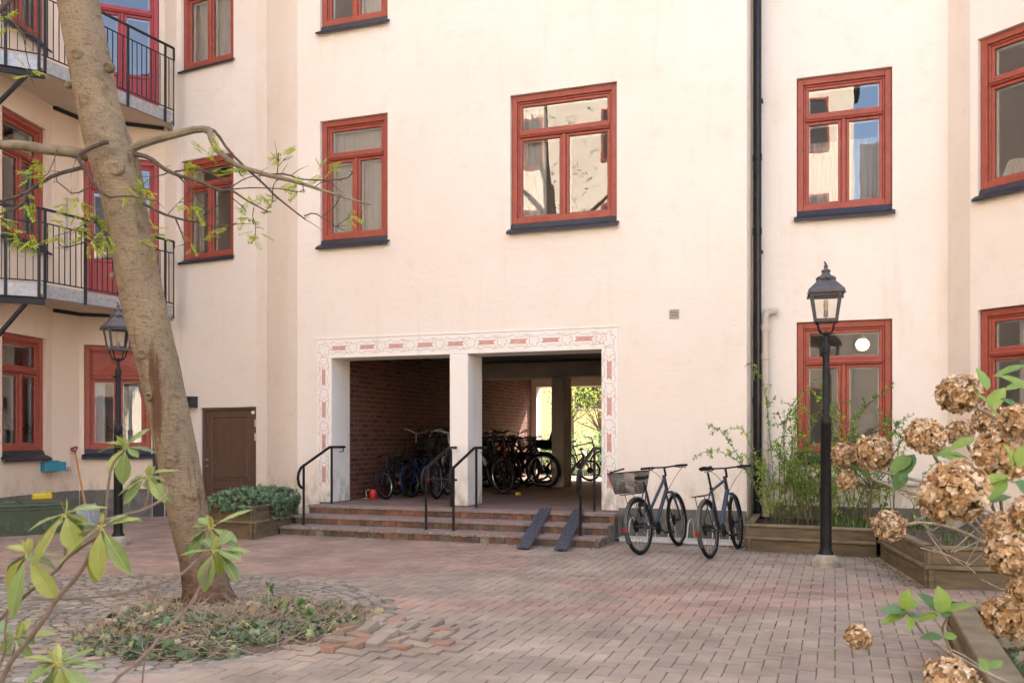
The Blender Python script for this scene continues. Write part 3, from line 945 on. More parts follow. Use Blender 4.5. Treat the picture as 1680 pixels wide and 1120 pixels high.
# ------------------------------------------------------------------ balconies of the corner
def balcony(zt, z_rail, label_):
    # plan: corner post C, right end E on the corner wall, left end A on the left wall
    Cc = P2(67, 13.5); E = P2(283, 15.8); A = P2(-48, 13.15)
    A = F_A1.at(F_A1.upx(-48), .02, 0)
    A = Cc + (A - Cc).normalized() * (A - Cc).length
    e0 = F_C.at(F_C.L * .7, .01, 0)
    zb = zt - .20
    sl = MB()
    back = [F_C.at(F_C.L * .5, .01, 0), F_B.at(F_B.L - .01, .01, 0), F_B.at(.01, .01, 0), F_A3.at(.01, .01, 0), A]
    poly = [A, Cc, E] + back[:-1]
    sl.prism([(p.x, p.y) for p in poly], lambda p: Vector((p[0], p[1], zb + .05)), lambda p: Vector((p[0], p[1], zt - .03)))
    bal = sl.build('balcony', M['cream'], bld)
    fa = MB(); posts_ = []; rl = MB()
    def seg(a, b, posts):
        d = (b - a); Ln = d.length; d.normalize(); n = Vector((-d.y, d.x, 0))   # inward
        m = Matrix(((d.x, n.x, 0, a.x), (d.y, n.y, 0, a.y), (0, 0, 1, 0), (0, 0, 0, 1)))
        fa.cbox((.03, -.006, zb), (Ln - .03, .004, zt), .003, m=m)
        fa.cbox((.03, .004, zb), (Ln - .03, .05, zb + .012), .003, m=m); fa.cbox((.03, .004, zt - .012), (Ln - .03, .05, zt), .003, m=m)
        for u in posts:
            pr = MB(); posts_.append(pr); pr.cbox((u * Ln - .022, -.030, zb - .02), (u * Ln + .022, -.008, z_rail - .02), .003, m=m)
        rl.cbox((0, -.040, z_rail - .02), (Ln, .0, z_rail + .015), .005, m=m)
        rl.cbox((0, -.026, z_rail - .22), (Ln, -.010, z_rail - .20), .003, m=m)
        rl.cbox((0, -.026, zt + .03), (Ln, -.010, zt + .05), .003, m=m)
        nb = int(Ln / .098)
        for k in range(1, nb):
            u = Ln * k / nb
            if min(abs(u - q * Ln) for q in posts) < .03: continue
            rl.box((u - .006, -.024, zt + .05), (u + .006, -.012, z_rail - .21), m=m)
    seg(A, Cc, (.5, .975)); seg(Cc, E, (.022, .30, .62, .93)); 
    # short return from the rail end to the wall
    d = e0 - E; Ln = d.length
    if Ln > .08:
        seg(E, e0, (.06,))
    fa.build('fascia', M['galv'], bal); rl.build('railing', M['charcoal'], bal)
    for pr in posts_: pr.build('rail_post', M['charcoal'], bal)
    # carrying beam and raking brace at the corner
    be = MB(); q = A + (Cc - A) * .985
    dd = (Cc - A).normalized(); nn = Vector((-dd.y, dd.x, 0))
    m = Matrix(((dd.x, nn.x, 0, A.x), (dd.y, nn.y, 0, A.y), (0, 0, 1, 0), (0, 0, 0, 1)))
    LnA = (Cc - A).length
    be.cbox((0, .0, zb - .115), (LnA + .06, .012, zb - .004), .003, m=m); be.cbox((0, -.03, zb - .115), (LnA + .06, -.0005, zb - .103), .003, m=m); be.cbox((0, -.03, zb - .016), (LnA + .06, -.0005, zb - .004), .003, m=m)
    be.build('beam', M['charcoal'], bal)
    br = MB(); a_ = Cc - dd * .20 + Vector((0, 0, zb - .11)); b_2 = F_A1.at(F_A1.upx(-70), -.02, zb - 1.30)
    br.tube([a_, b_2], .034, 4); br.build('brace', M['charcoal'], bal)
    we = MB()
    for F, u0_, u1_ in ((F_B, .02, F_B.L - .01), (F_A3, .02, F_A3.L - .01)):
        we.cbox((u0_, -.05, zb - .01), (u1_, -.002, zb + .045), .004, m=F.m)
    we.build('wall_angle', M['charcoal'], bal)
    return bal
balcony(SLAB2, 4.86, '')
balcony(SLAB3, 8.26, '')

# ------------------------------------------------------------------ pipes and small wall fittings
dp = empty('drainpipe', (onwall(1242.5, .60).x, .60, 0)); tag(dp, 'glossy black drainpipe running down the recessed corner', 'drainpipe')
M['gloss'] = pmat('glossy_black_pipe', (.012, .012, .013), (.020, .019, .02), 8, .22, .1)
d_ = MB(); d_.tube([(0, 0, .25), (0, 0, HT - .2)], .058, 20); d_.build('pipe', M['gloss'], dp, smooth=True)
d_ = MB()
for z in (1.95, 4.35, 5.4, 7.9):
    d_.lathe([(.060, -.05), (.066, -.045), (.066, .045), (.060, .05)], (0, 0, z), 20)
d_.build('joint_collar', M['gloss'], dp, smooth=True)
d_ = MB()
for z in (2.02, 4.05, 6.2): d_.box((.05, -.012, z), (.075, .11, z + .03))
d_.build('bracket', M['sill'], dp)
vp0 = onwall(1255.5, .60)
vp = empty('vent_pipe', (vp0.x, .60, 0)); tag(vp, 'white painted vent pipe ending in a bent cowl beside the drainpipe', 'pipe')
M['pipewhite'] = pmat('cream_pipe_paint', (.54, .47, .39), (.46, .38, .30), 7, .55, lo=.5, hi=.8)
d_ = MB(); ztp = 3.12
pp = [(0, 0, .3), (0, 0, ztp)] + [(.085 - .085 * math.cos(a), -.0, ztp + .085 * math.sin(a)) for a in (.3, .6, .9, 1.2, 1.57)] + [(.13, 0, ztp + .082), (.165, 0, ztp + .07)]
d_.tube(pp, .050, 16, cap=True); d_.build('pipe', M['pipewhite'], vp, smooth=True)
d_ = MB()
for z, h_ in ((2.93, .10), (2.52, .10)):
    d_.lathe([(.052, 0), (.062, .008), (.062, h_ - .01), (.052, h_)], (0, 0, z), 18)
d_.build('collar', M['pipewhite'], vp, smooth=True)
d_ = MB(); d_.lathe([(.052, 0), (.056, .004), (.056, .016), (.052, .02)], (0, 0, 2.16), 18); d_.box((.05, -.008, 2.162), (.085, .1, 2.178)); d_.build('bracket', M['galv'], vp)
hp = MB(); a_ = onwall(1262, .55); b_2 = onwall(1560, .55)
hp.tube([(a_.x + .02, .62, .80), (b_2.x - .35, .62, .80)], .045, 14)
o = hp.build('wall_pipe', M['pipewhite'], smooth=True); tag(o, 'pale horizontal pipe running low along the recessed wall behind the yellow-flowered shrub', 'pipe')
g0 = onwall(1098, 0); g1 = onwall(1115, 0)
zt0 = CAMH + (YH - 506) * 12.5 / F_PX
vgr = MB(); ring(vgr, 0, g1.x - g0.x, 0, .135, .012, -.012, .01)
for k in range(5): vgr.cbox((.012, -.006, .018 + k * .022), (g1.x - g0.x - .012, .01, .030 + k * .022), .003)
o = vgr.build('wall_vent', M['cream'], loc=(g0.x, 0, zt0 - .135)); tag(o, 'small slatted vent grille in the bare wall right of the passage', 'vent')
vb = MB(); vb.quad((.01, -.0015, .01), (.13, -.0015, .01), (.13, -.0015, .125), (.01, -.0015, .125)); vb.build('dark_back', M['black'], o)
# dark box light on the corner wall beside the brown door
u0_ = F_win.upx(284); u1_ = F_win.upx(325)
lb = MB(); lb.cbox((u0_, -.17, 1.95), (u1_, -.002, 2.13), .008, m=F_win.m); lb.cbox((u0_ - .01, -.19, 2.13), (u1_ + .012, -.002, 2.145), .004, m=F_win.m)
o = lb.build('wall_box', M['sill']); tag(o, 'dark metal box mounted on the wall between the leaning tree and the brown door', 'box')
gp_ = MB(); uu = F_A3.upx(108)
gp_.tube([F_A3.at(uu, -.03, 4.6), F_A3.at(uu, -.03, 5.5)], .014, 8)
o = gp_.build('conduit', M['galv'], smooth=True); tag(o, 'short grey conduit on the wall above the lower balcony', 'pipe')

# ------------------------------------------------------------------ street lamps
def lamp(loc, rz, sc, label):
    t = empty('street_lamp', loc, rz); t.scale = (sc, sc, sc)
    tag(t, label, 'street lamp', 'iron lantern posts in the yard')
    M_ = M['black']
    b = MB(); b.lathe([(.165, -.05), (.165, .055), (.15, .085), (.10, .135), (.0, .135)], seg=8, rot=rad(22.5)); b.build('footing', M['footing'], t)
    b = MB(); b.lathe([(.092, .125), (.090, .14), (.066, .185), (.063, .22), (.058, 1.60), (.061, 1.605), (.061, 1.67), (.045, 1.71), (.0395, 1.72), (.0385, 2.43), (.044, 2.435), (.044, 2.49), (.034, 2.52), (.022, 2.54), (.020, 2.62), (.036, 2.63), (.036, 2.655), (.014, 2.67), (.0, 2.67)], seg=20)
    b.build('pole', M_, t, smooth=True)
    b = MB(); b.tube([(-.055, 0, 2.40), (.0, 0, 2.40)], .010, 8); b.lathe([(.0, 0), (.016, 0), (.016, .03), (0, .03)], (-.055, 0, 2.385), 8); b.build('lug', M_, t, smooth=True)
    b = MB()
    for k in range(4):
        a = rad(45 + 90 * k); c, s_ = math.cos(a), math.sin(a)
        b.tube([(c * .02, s_ * .02, 2.645), (c * .08, s_ * .08, 2.655), (c * .112, s_ * .112, 2.695), (c * .122, s_ * .122, 2.75), (c * .160, s_ * .160, 2.792)], .010, 6)
    b.build('cradle', M_, t, smooth=True)
    z0, z1, r0, r1 = 2.786, 3.11, .125, .174          # half widths of the tapering cage
    cg = MB()
    for k in range(4):
        m = Matrix.Rotation(rad(90 * k), 4, 'Z')
        s0, s1 = r0, r1
        for sx in (-1, 1):
            vs = [m @ Vector(p) for p in ((sx * s0, -s0, z0), (sx * (s0 - .026), -s0, z0), (sx * (s1 - .032), -s1, z1), (sx * s1, -s1, z1))]
            ins = [m @ Vector(p) for p in ((sx * (s0 - .012), -s0 + .012, z0), (sx * (s0 - .026), -s0 + .012, z0), (sx * (s1 - .032), -s1 + .012, z1), (sx * (s1 - .012), -s1 + .012, z1))]
            cg.add(vs + ins, [(0, 1, 2, 3), (4, 7, 6, 5), (1, 5, 6, 2), (0, 3, 7, 4)])
        def hb(za, zb):
            ta, tb = (za - z0) / (z1 - z0), (zb - z0) / (z1 - z0)
            ra_, rb_2 = s0 + (s1 - s0) * ta, s0 + (s1 - s0) * tb
            vs = [m @ Vector(p) for p in ((-ra_, -ra_ - .002, za), (ra_, -ra_ - .002, za), (rb_2, -rb_2 - .002, zb), (-rb_2, -rb_2 - .002, zb))]
            ins = [m @ Vector(p) for p in ((-ra_ + .014, -ra_ + .014, za), (ra_ - .014, -ra_ + .014, za), (rb_2 - .014, -rb_2 + .014, zb), (-rb_2 + .014, -rb_2 + .014, zb))]
            cg.add(vs + ins, [(0, 1, 2, 3), (7, 6, 5, 4), (3, 2, 6, 7), (1, 0, 4, 5)])
        hb(z0 - .012, z0 + .022); hb(z1 - .045, z1 + .012)
    cg.build('lantern_frame', M['lampiron'], t)
    gl = MB()
    for k in range(4):
        m = Matrix.Rotation(rad(90 * k), 4, 'Z')
        ra_, rb_2 = r0 - .004 + .004, r1 - .008
        gl.quad(*[m @ Vector(p) for p in ((-r0 + .02, -r0 + .008, z0 + .01), (r0 - .02, -r0 + .008, z0 + .01), (r1 - .03, -r1 + .010, z1 - .01), (-r1 + .03, -r1 + .010, z1 - .01))])
    gl.build('glass', M['lampglass'], t)
    q = math.sqrt(2)
    rf_ = MB(); rf_.lathe([(.193 * q, 3.092), (.198 * q, 3.098), (.195 * q, 3.128), (.086 * q, 3.250), (.072 * q, 3.268), (.0, 3.268)], seg=4, rot=rad(45))
    for k in range(4):
        a = rad(45 + 90 * k); rf_.lathe([(.0, -.03), (.016, -.026), (.014, .0), (.0, .012)], (.190 * q * math.cos(a), .190 * q * math.sin(a), 3.10), 6)
    rf_.build('roof', M['lampiron'], t)
    cr = MB(); n = 24
    vs = []
    for (r, z, sc_) in ((.086, 3.165, 1), (.108, 3.205, 1), (.100, 3.222, 0), (.072, 3.235, 0), (.048, 3.265, 0), (.040, 3.30, 0), (.050, 3.325, 1), (.044, 3.335, 0), (.022, 3.35, 0), (.020, 3.375, 0), (.026, 3.39, 0), (.014, 3.42, 0), (.0, 3.43, 0)):
        for k in range(n):
            t_ = 2 * math.pi * k / n
            w_ = 1 + sc_ * .07 * abs(math.sin(t_ * 6))
            vs.append((r * w_ * math.cos(t_), r * w_ * math.sin(t_), 3.25 + (z - 3.165) * .72 - (sc_ * .018 * abs(math.sin(t_ * 4)) if sc_ else 0)))
    fs = [(i*n+k, i*n+(k+1) % n, (i+1)*n+(k+1) % n, (i+1)*n+k) for i in range(12) for k in range(n)]
    cr.add(vs, fs)
    cr.tube([(0, 0, 3.425), (-.004, 0, 3.445), (-.014, 0, 3.462), (-.02, 0, 3.47)], [.014, .012, .010, .004], 8)
    cr.build('finial', M['lampiron'], t, smooth=True)
    ft = MB(); ft.lathe([(.0, 2.786), (.05, 2.786), (.05, 2.796), (.012, 2.81), (.010, 2.835), (.024, 2.84), (.024, 2.91), (0, 2.91)], seg=14); ft.build('lamp_holder', M['galv'], t, smooth=True)
    bu = MB(); bu.lathe([(.020, 2.91), (.026, 2.95), (.028, 2.99), (.024, 3.015), (.012, 3.03), (0, 3.034)], seg=14); bu.build('bulb', M['bulb'], t, smooth=True)
    return t
M['footing'] = pmat('mossy_concrete', (.36, .32, .25), (.22, .20, .14), 9, .95, bmp=.6, bscale=40)
M['lampiron'] = pmat('dusty_lantern_iron', (.105, .096, .096), (.065, .060, .062), 10, .5, .2)
M['bulb'] = pmat('bulb_glass', (.80, .62, .40), (.7, .5, .3), 8, .2)
lpt = G(1355, 928)
lamp((lpt.x, lpt.y, 0), TH - rad(17), .975, 'black iron lantern post on a concrete foot before the right-hand planters')
l2 = G(194, 894)
lamp((l2.x, l2.y, 0), TH + rad(38), .925, 'flaking black lantern post partly hidden by the leaning tree trunk')

# ------------------------------------------------------------------ things along the left wall
def cen(px, py): return G(px, py)
M['greenplastic'] = pmat('moss_green_plastic', (.078, .100, .060), (.062, .082, .050), 6, .55)
M['blueplastic'] = pmat('turquoise_plastic', (.045, .27, .36), (.035, .22, .30), 6, .45)
M['yellow'] = pmat('yellow_plastic', (.62, .46, .03), (.55, .40, .03), 6, .5)
M['redplastic'] = pmat('red_plastic', (.55, .025, .020), (.45, .02, .018), 6, .4)
M['alu'] = pmat('worn_aluminium', (.50, .52, .55), (.38, .40, .44), 12, .45, .6)
M['ash'] = pmat('ash_handle', (.55, .27, .07), (.45, .21, .06), 12, .5, stretch=(6, 6, 1))
M['redpaint'] = pmat('red_handle_paint', (.28, .03, .025), (.2, .025, .02), 12, .45)
# storage box
bp = G(108, 874); bq = G(-40, 883)
dd = (bp - bq); dd.z = 0; ang = math.atan2(dd.y, dd.x)
bx = empty('storage_box', (bq.x, bq.y, 0), ang); tag(bx, 'dark green plastic garden storage box with a ribbed lid by the left wall', 'storage box')
LB = dd.length; DB = .62
b = MB(); 
vs = []
for (z, e) in ((0, .04), (.36, .0), (.37, -.012), (.40, -.012)):
    vs += [Vector((e, e, z)), Vector((LB - e, e, z)), Vector((LB - e, DB - e, z)), Vector((e, DB - e, z))]
fs = [(3, 2, 1, 0)] + [(k*4+q, k*4+(q+1) % 4, k*4+4+(q+1) % 4, k*4+4+q) for k in range(3) for q in range(4)]
b.add(vs, fs)
for k in range(5): b.cbox((.12 + k * .24, -.004 + .02, .06), (.20 + k * .24, .04, .34), .008)
b.build('body', M['greenplastic'], bx)
b = MB(); b.cbox((-.02, -.02, .402), (LB + .02, DB + .02, .455), .012); b.cbox((.05, .05, .45), (LB * .5 - .02, DB - .05, .475), .01); b.cbox((LB * .5 + .02, .05, .45), (LB - .05, DB - .05, .475), .01)
b.build('lid', M['greenplastic'], bx)
# yellow scoop lying on the wall side
yq = G(90, 866, 0); o = MB(); o.cbox((-.14, -.03, .0), (.14, .03, .10), .02); o.cbox((.06, -.02, .10), (.13, .02, .12), .006)
yo = o.build('salt_scoop', M['yellow'], loc=(bq.x + math.cos(ang) * (LB - .22) - math.sin(ang) * (DB - .08), bq.y + math.sin(ang) * (LB - .22) + math.cos(ang) * (DB - .08), .475)); yo.rotation_euler = (0, 0, ang)
tag(yo, 'yellow plastic scoop at the back of the green storage box', 'scoop')
# blue basket on the wall
u_ = F_A1.upx(72) if F_A1.upx(72) < F_A1.L else F_A1.L - .3
bsk = MB(); mw = F_A1.m @ Matrix.Translation((F_A1.L - .27, -.02, .62)) if False else F_A3.m @ Matrix.Translation((-.30, -.03, .86))
bsk.cbox((0, -.16, 0), (.42, -.145, .15), .004); bsk.cbox((0, -.015, 0), (.42, 0, .17), .004); bsk.cbox((0, -.145, 0), (.015, -.015, .15), .004); bsk.cbox((.405, -.145, 0), (.42, -.015, .15), .004); bsk.cbox((.015, -.145, 0), (.405, -.015, .012), .004)
for k in range(8): bsk.cbox((.03 + k * .05, -.168, .02), (.045 + k * .05, -.158, .13), .003)
o = bsk.build('wall_basket', M['blueplastic'], mw=mw); tag(o, 'turquoise plastic basket fixed to the wall beside the tap', 'basket')
tp = MB(); mt = F_A3.m @ Matrix.Translation((F_A3.upx(109), 0, .86))
tp.lathe([(0, 0), (.035, 0), (.035, .012), (.012, .016), (.012, .09), (0, .09)], seg=10, m=mt @ Matrix.Rotation(rad(90), 4, 'X'))
tp.tube([mt @ Vector(p) for p in ((0, -.07, 0), (0, -.10, -.01), (0, -.11, -.05))], .010, 8)
tp.tube([mt @ Vector(p) for p in ((-.035, -.06, .045), (.035, -.06, .045))], .008, 6); tp.tube([mt @ Vector(p) for p in ((0, -.06, 0), (0, -.06, .045))], .007, 6)
o = tp.build('water_tap', M['chrome'], smooth=True); tag(o, 'small metal water tap on the wall between the turquoise basket and the snow shovel', 'tap')
# snow shovel leaning on the wall
base = P2(146, 14.6); topp = F_A3.at(F_A3.upx(118), -.05, 1.24); base.z = .0
shv = empty('snow_shovel', base); tag(shv, 'snow shovel with red grip and wooden shaft leaning on the left wall', 'shovel')
dv = (topp - base); 
sd_ = dv.normalized(); side = Vector((CT, ST, 0)); side = (side - sd_ * side.dot(sd_)).normalized(); nrm = side.cross(sd_)
ms = Matrix(((side.x, nrm.x, sd_.x, 0), (side.y, nrm.y, sd_.y, 0), (side.z, nrm.z, sd_.z, 0), (0, 0, 0, 1)))
Ls = dv.length
s1 = MB(); s1.tube([ms @ Vector((0, 0, .36)), ms @ Vector((0, 0, Ls - .14))], .016, 10); s1.build('shaft', M['ash'], shv, smooth=True)
s1 = MB(); s1.tube([ms @ Vector(p) for p in ((0, 0, Ls - .16), (0, 0, Ls - .10), (-.05, 0, Ls - .02), (-.05, 0, Ls), (.05, 0, Ls), (.05, 0, Ls - .02), (0, 0, Ls - .10))], .014, 8); s1.build('grip', M['redpaint'], shv, smooth=True)
s1 = MB(); n = 8; rows = 5; vs = []
for j in range(rows + 1):
    for i in range(n + 1):
        x = (i / n - .5) * .40 * (1 if j < 4 else .8); z = .40 * j / rows
        vs.append(ms @ Vector((x, -.05 * (1 - (2 * i / n - 1) ** 2) * .6 + .06 * (1 - j / rows) ** 2 * 0 - .02, z)))
fs = [(j*(n+1)+i, j*(n+1)+i+1, (j+1)*(n+1)+i+1, (j+1)*(n+1)+i) for j in range(rows) for i in range(n)]
s1.add(vs, fs)
for q_ in (-.08, 0, .08): s1.tube([ms @ Vector((q_, -.035, .03)), ms @ Vector((q_, -.045, .36))], .008, 6)
s1.build('blade', M['alu'], shv, smooth=True)
# little red jug with a beige cord by the brick wall
jp = P(613, 816, F_PX * (CAMH - .375) / (818 - YH)); jg = empty('red_can', (jp.x, jp.y, .375)); tag(jg, 'small red can with a pale cord on the passage floor by the brick wall', 'can')
b = MB(); b.lathe([(.0, 0), (.068, 0), (.072, .01), (.070, .13), (.055, .15), (.050, .165), (0, .165)], seg=18); b.build('body', M['redplastic'], jg, smooth=True)
M['cord'] = pmat('beige_cord', (.55, .42, .28), (.45, .33, .22), 20, .8)
b = MB(); b.tube([(-.05, 0, .15), (-.10, -.01, .16), (-.135, -.02, .12), (-.12, -.03, .05), (-.09, -.05, .012), (-.17, -.07, .010), (-.20, -.03, .010), (-.12, -.1, .012)], .007, 6); b.build('cord', M['cord'], jg, smooth=True)
# lock left on the floor
yp = P(850, 811, F_PX * (CAMH - .375) / (812 - YH)); lk = empty('bicycle_lock', (yp.x, yp.y, .375)); tag(lk, 'chain lock with a yellow block lying on the passage floor', 'lock')
b = MB(); b.cbox((-.045, -.03, 0), (.05, .03, .055), .012); b.build('body', M['yellow'], lk)
b = MB()
for k in range(9): b.torus((-.09 - k * .045, .01 * math.sin(k), .012), .022, .008, seg=12, sub=6, flat=1)
b.build('chain', M['black'], lk, smooth=True)
# ------------------------------------------------------------------ bicycles
M['rim'] = pmat('anodised_rim', (.10, .10, .105), (.16, .16, .165), 20, .35, .8)
M['silver'] = pmat('polished_alloy', (.55, .55, .56), (.45, .45, .46), 20, .3, .9)
M['bikeblue'] = pmat('slate_blue_frame', (.050, .064, .088), (.040, .052, .072), 10, .32, .3)
M['bikeblack'] = pmat('black_frame', (.008, .008, .009), (.013, .013, .014), 10, .38, .0, spec=.3)
M['bikeolive'] = pmat('grey_frame', (.08, .085, .08), (.06, .065, .06), 10, .35, .2)
M['bikered'] = pmat('dark_red_frame', (.16, .018, .015), (.12, .015, .012), 10, .35, .2)
M['kidblue'] = pmat('bright_blue_frame', (.012, .022, .075), (.010, .018, .06), 10, .35)
M['pinkframe'] = pmat('pale_pink_frame', (.62, .42, .40), (.55, .36, .34), 10, .4)
M['grip'] = pmat('black_rubber_grip', (.010, .010, .010), (.016, .016, .016), 30, .75, spec=.2)
M['reflector'] = pmat('red_reflector', (.26, .016, .014), (.20, .012, .01), 20, .25)
M['amber'] = pmat('amber_reflector', (.60, .20, .02), (.5, .16, .02), 20, .25)
M['orange'] = pmat('orange_rim', (.55, .18, .02), (.5, .15, .02), 20, .4)
M['basketwire'] = pmat('dark_basket_mesh', (.020, .020, .020), (.014, .014, .014), 20, .5, .0)
M['teal'] = pmat('teal_frame_lock', (.03, .25, .20), (.03, .2, .16), 10, .4)

def bez(a, b, c, n=8):
    a, b, c = Vector(a), Vector(b), Vector(c)
    return [a * (1-t)**2 + b * 2*t*(1-t) + c * t*t for t in [i / n for i in range(n + 1)]]

def make_bike(label, group=None, R=.345, wb=1.08, fm='bikeblack', style='city', basket=None, guard=True, rack=True, bar='flat', rimm='rim', tyre=.022, saddle_h=.98, reflector=True, spokes=28, guardm=None, child_seat=False, steer=0.0, lockcol=None):
    k = R / .345
    t = empty('bicycle')
    tag(t, label, 'bicycle', group)
    A, Fx = Vector((0, 0, R)), Vector((wb, 0, R))
    BB = Vector((.43 * k, 0, R - .055 * k))
    S = Vector((.26 * k, 0, R + .47 * k))
    HT, HB = Vector((wb - .26 * k, 0, R + .58 * k)), Vector((wb - .205 * k, 0, R + .40 * k))
    fmx = M[fm]; G_ = M['grip']
    f = MB()
    if style == 'city':
        f.tube([HB + Vector((-.004, 0, .02)), BB], .025 * k ** .5, 10)                         # down tube
        f.tube([HT + Vector((.006, 0, -.03)), BB.lerp(S, .45)], .020 * k ** .5, 10)             # low top tube
    elif style == 'dutch':
        f.tube(bez(HB, (BB.x + .17, 0, BB.z + .08), BB + Vector((.0, 0, .04))), .020, 10)
        f.tube(bez(HT, (BB.x + .20, 0, BB.z + .26), BB.lerp(S, .35)), .016, 10)
    else:
        f.tube([HB + Vector((-.004, 0, .02)), BB], .029 * k ** .5, 12)
        f.tube([HT + Vector((.004, 0, -.03)), S + Vector((.0, 0, -.03))], .018 * k ** .5, 10)
    f.tube([BB, S], .0165, 10)
    f.tube([HB, HT + Vector((-.004, 0, .015))], .022, 12)
    for s in (-1, 1):
        f.tube([BB + Vector((0, s * .028, 0)), BB + Vector((-.10 * k, s * .05, .005)), A + Vector((0, s * .065, 0))], .0095, 8)
        f.tube([S + Vector((0, s * .014, -.03)), A + Vector((0, s * .062, 0))], .008, 8)
    f.tube([BB + Vector((0, -.038, 0)), BB + Vector((0, .038, 0))], .022, 12)
    f.build('frame', fmx, t, smooth=True)
    sp = MB(); sd0 = S + Vector((-.03 * k * (saddle_h - S.z), 0, 0)); top = Vector((S.x - .10 * (saddle_h - S.z) / .3 * .8, 0, saddle_h - .05))
    sp.tube([S, top], .0135, 10); sp.lathe([(.021, -.015), (.021, .015)], S, 10); sp.build('seat_post', M['bikeblack'], t, smooth=True)
    sa = MB(); Lsd = .265; rows = 12; sec = 10; vs = []
    for i in range(rows + 1):
        v = i / rows
        wd = .078 * (1 - v) ** 1.3 + .020 if v > .18 else .078 * (v / .18) ** .5 * .82 + .018
        z = .012 * (1 - 2 * v) ** 2
        for j in range(sec):
            a = 2 * math.pi * j / sec
            zz = .022 * math.sin(a); zz = zz if zz > 0 else zz * 1.3 * (1 - .4 * v)
            vs.append((top.x - .14 + Lsd * v, wd * math.cos(a), top.z + .045 + z + zz))
    fs = [(i*sec+j, (i+1)*sec+j, (i+1)*sec+(j+1) % sec, i*sec+(j+1) % sec) for i in range(rows) for j in range(sec)] + [tuple(range(sec)), tuple(reversed(range(rows*sec, rows*sec+sec)))]
    sa.add(vs, fs); sa.build('saddle', G_, t, smooth=True)
    # wheels
    def wheel(c, rz=0.0, cas=False, disc=True):
        w = MB()
        for i in range(spokes):
            a = 2 * math.pi * i / spokes; s = 1 if i % 2 else -1
            a2 = a + (.22 if (i // 2) % 2 else -.22)
            w.tube([Vector((.02 * math.cos(a2), s * .026, .02 * math.sin(a2))), Vector(((R - .03) * math.cos(a), 0, (R - .03) * math.sin(a)))], .0014, 3, cap=False)
        w.lathe([(.0, -.05), (.008, -.05), (.008, -.03), (.026, -.028), (.024, -.020), (.016, -.012), (.016, .012), (.024, .02), (.026, .028), (.008, .03), (.008, .05), (0, .05)], seg=14, m=Matrix.Rotation(rad(90), 4, 'X'))
        if cas:
            for q, rr in enumerate((.055, .048, .042, .036, .03)):
                w.lathe([(0, -.034 - q * .004), (rr, -.034 - q * .004), (rr, -.036 - q * .004), (0, -.036 - q * .004)], seg=20, m=Matrix.Rotation(rad(-90), 4, 'X') @ Matrix.Translation((0, 0, .075)))
        if disc and style != 'dutch':
            w.lathe([(.0, .036), (.075, .036), (.075, .038), (0, .038)], seg=24, m=Matrix.Rotation(rad(-90), 4, 'X'))
        o = w.build('wheel', M['silver'] if style == 'dutch' else M['bikeblack'], t)
        o.location = c; o.rotation_euler = (0, 0, rz)
        ty = MB(); ty.torus((0, 0, 0), R - tyre, tyre, seg=56, sub=10); ty.build('tyre', M['rubber'], o, smooth=True)
        ri = MB(); ri.torus((0, 0, 0), R - 2 * tyre - .004, .010, seg=48, sub=6, flat=1.1); ri.build('rim', M[rimm], o, smooth=True)
        return o
    wheel(A, 0, True); wheel(Fx, steer)
    # fork and handlebar (turned by the steering angle about the head)
    ms = Matrix.Translation(Fx) @ Matrix.Rotation(steer, 4, 'Z') @ Matrix.Translation(-Fx)
    fk = MB()
    for s in (-1, 1):
        fk.tube([ms @ p for p in (HB + Vector((.012, s * .045, -.035)), HB.lerp(Fx, .6) + Vector((.01, s * .055, 0)), Fx + Vector((0, s * .055, 0)))], [.016, .013, .010], 8)
    fk.tube([ms @ (HB + Vector((.012, -.05, -.03))), ms @ (HB + Vector((.012, .05, -.03)))], .016, 8)
    fk.build('fork', fmx if style != 'dutch' else M['bikeblack'], t, smooth=True)
    hbm = MB(); stt = HT + Vector((-.012, 0, .06 * k)); bh = 1.04 * k if bar != 'high' else 1.12 * k
    cpt = Vector((HT.x - .0, 0, bh))
    hbm.tube([ms @ p for p in (HT, stt, cpt + Vector((-.03, 0, -.02)), cpt)], .015, 10)
    gr = MB()
    W2 = .31 * k
    if bar == 'flat':
        P_ = [Vector((cpt.x - .05, -W2, cpt.z + .005)), Vector((cpt.x - .02, -W2 * .5, cpt.z + .008)), Vector((cpt.x + .0, 0, cpt.z)), Vector((cpt.x - .02, W2 * .5, cpt.z + .008)), Vector((cpt.x - .05, W2, cpt.z + .005))]
    else:
        P_ = [Vector((cpt.x - .26, -W2, cpt.z + .01)), Vector((cpt.x - .14, -W2 * .98, cpt.z + .045)), Vector((cpt.x - .02, -W2 * .62, cpt.z + .06)), Vector((cpt.x + .01, -W2 * .2, cpt.z + .01)), Vector((cpt.x, 0, cpt.z)), Vector((cpt.x + .01, W2 * .2, cpt.z + .01)), Vector((cpt.x - .02, W2 * .62, cpt.z + .06)), Vector((cpt.x - .14, W2 * .98, cpt.z + .045)), Vector((cpt.x - .26, W2, cpt.z + .01))]
    hbm.tube([ms @ p for p in P_], .011, 10)
    hbm.build('handlebar', M['bikeblack'] if bar == 'flat' else M['silver'], t, smooth=True)
    for e in (0, -1):
        a, b2 = P_[e], P_[1 if e == 0 else -2]
        d = (b2 - a).normalized()
        g2 = MB(); g2.tube([ms @ (a - d * .005), ms @ (a + d * .125)], .0165, 10); g2.build('grip', G_, t, smooth=True)
        lv = MB(); lv.tube([ms @ p for p in (a + d * .15 + Vector((.02, 0, -.012)), a + d * .13 + Vector((.05, 0, -.025)), a + d * .03 + Vector((.055, 0, -.03)))], .006, 6)
        lv.cbox((-.015, -.018, -.018), (.03, .018, .014), .004, m=ms @ Matrix.Translation(a + d * .15))
        lv.build('brake_lever', M['bikeblack'], t, smooth=True)
    cb_ = MB()
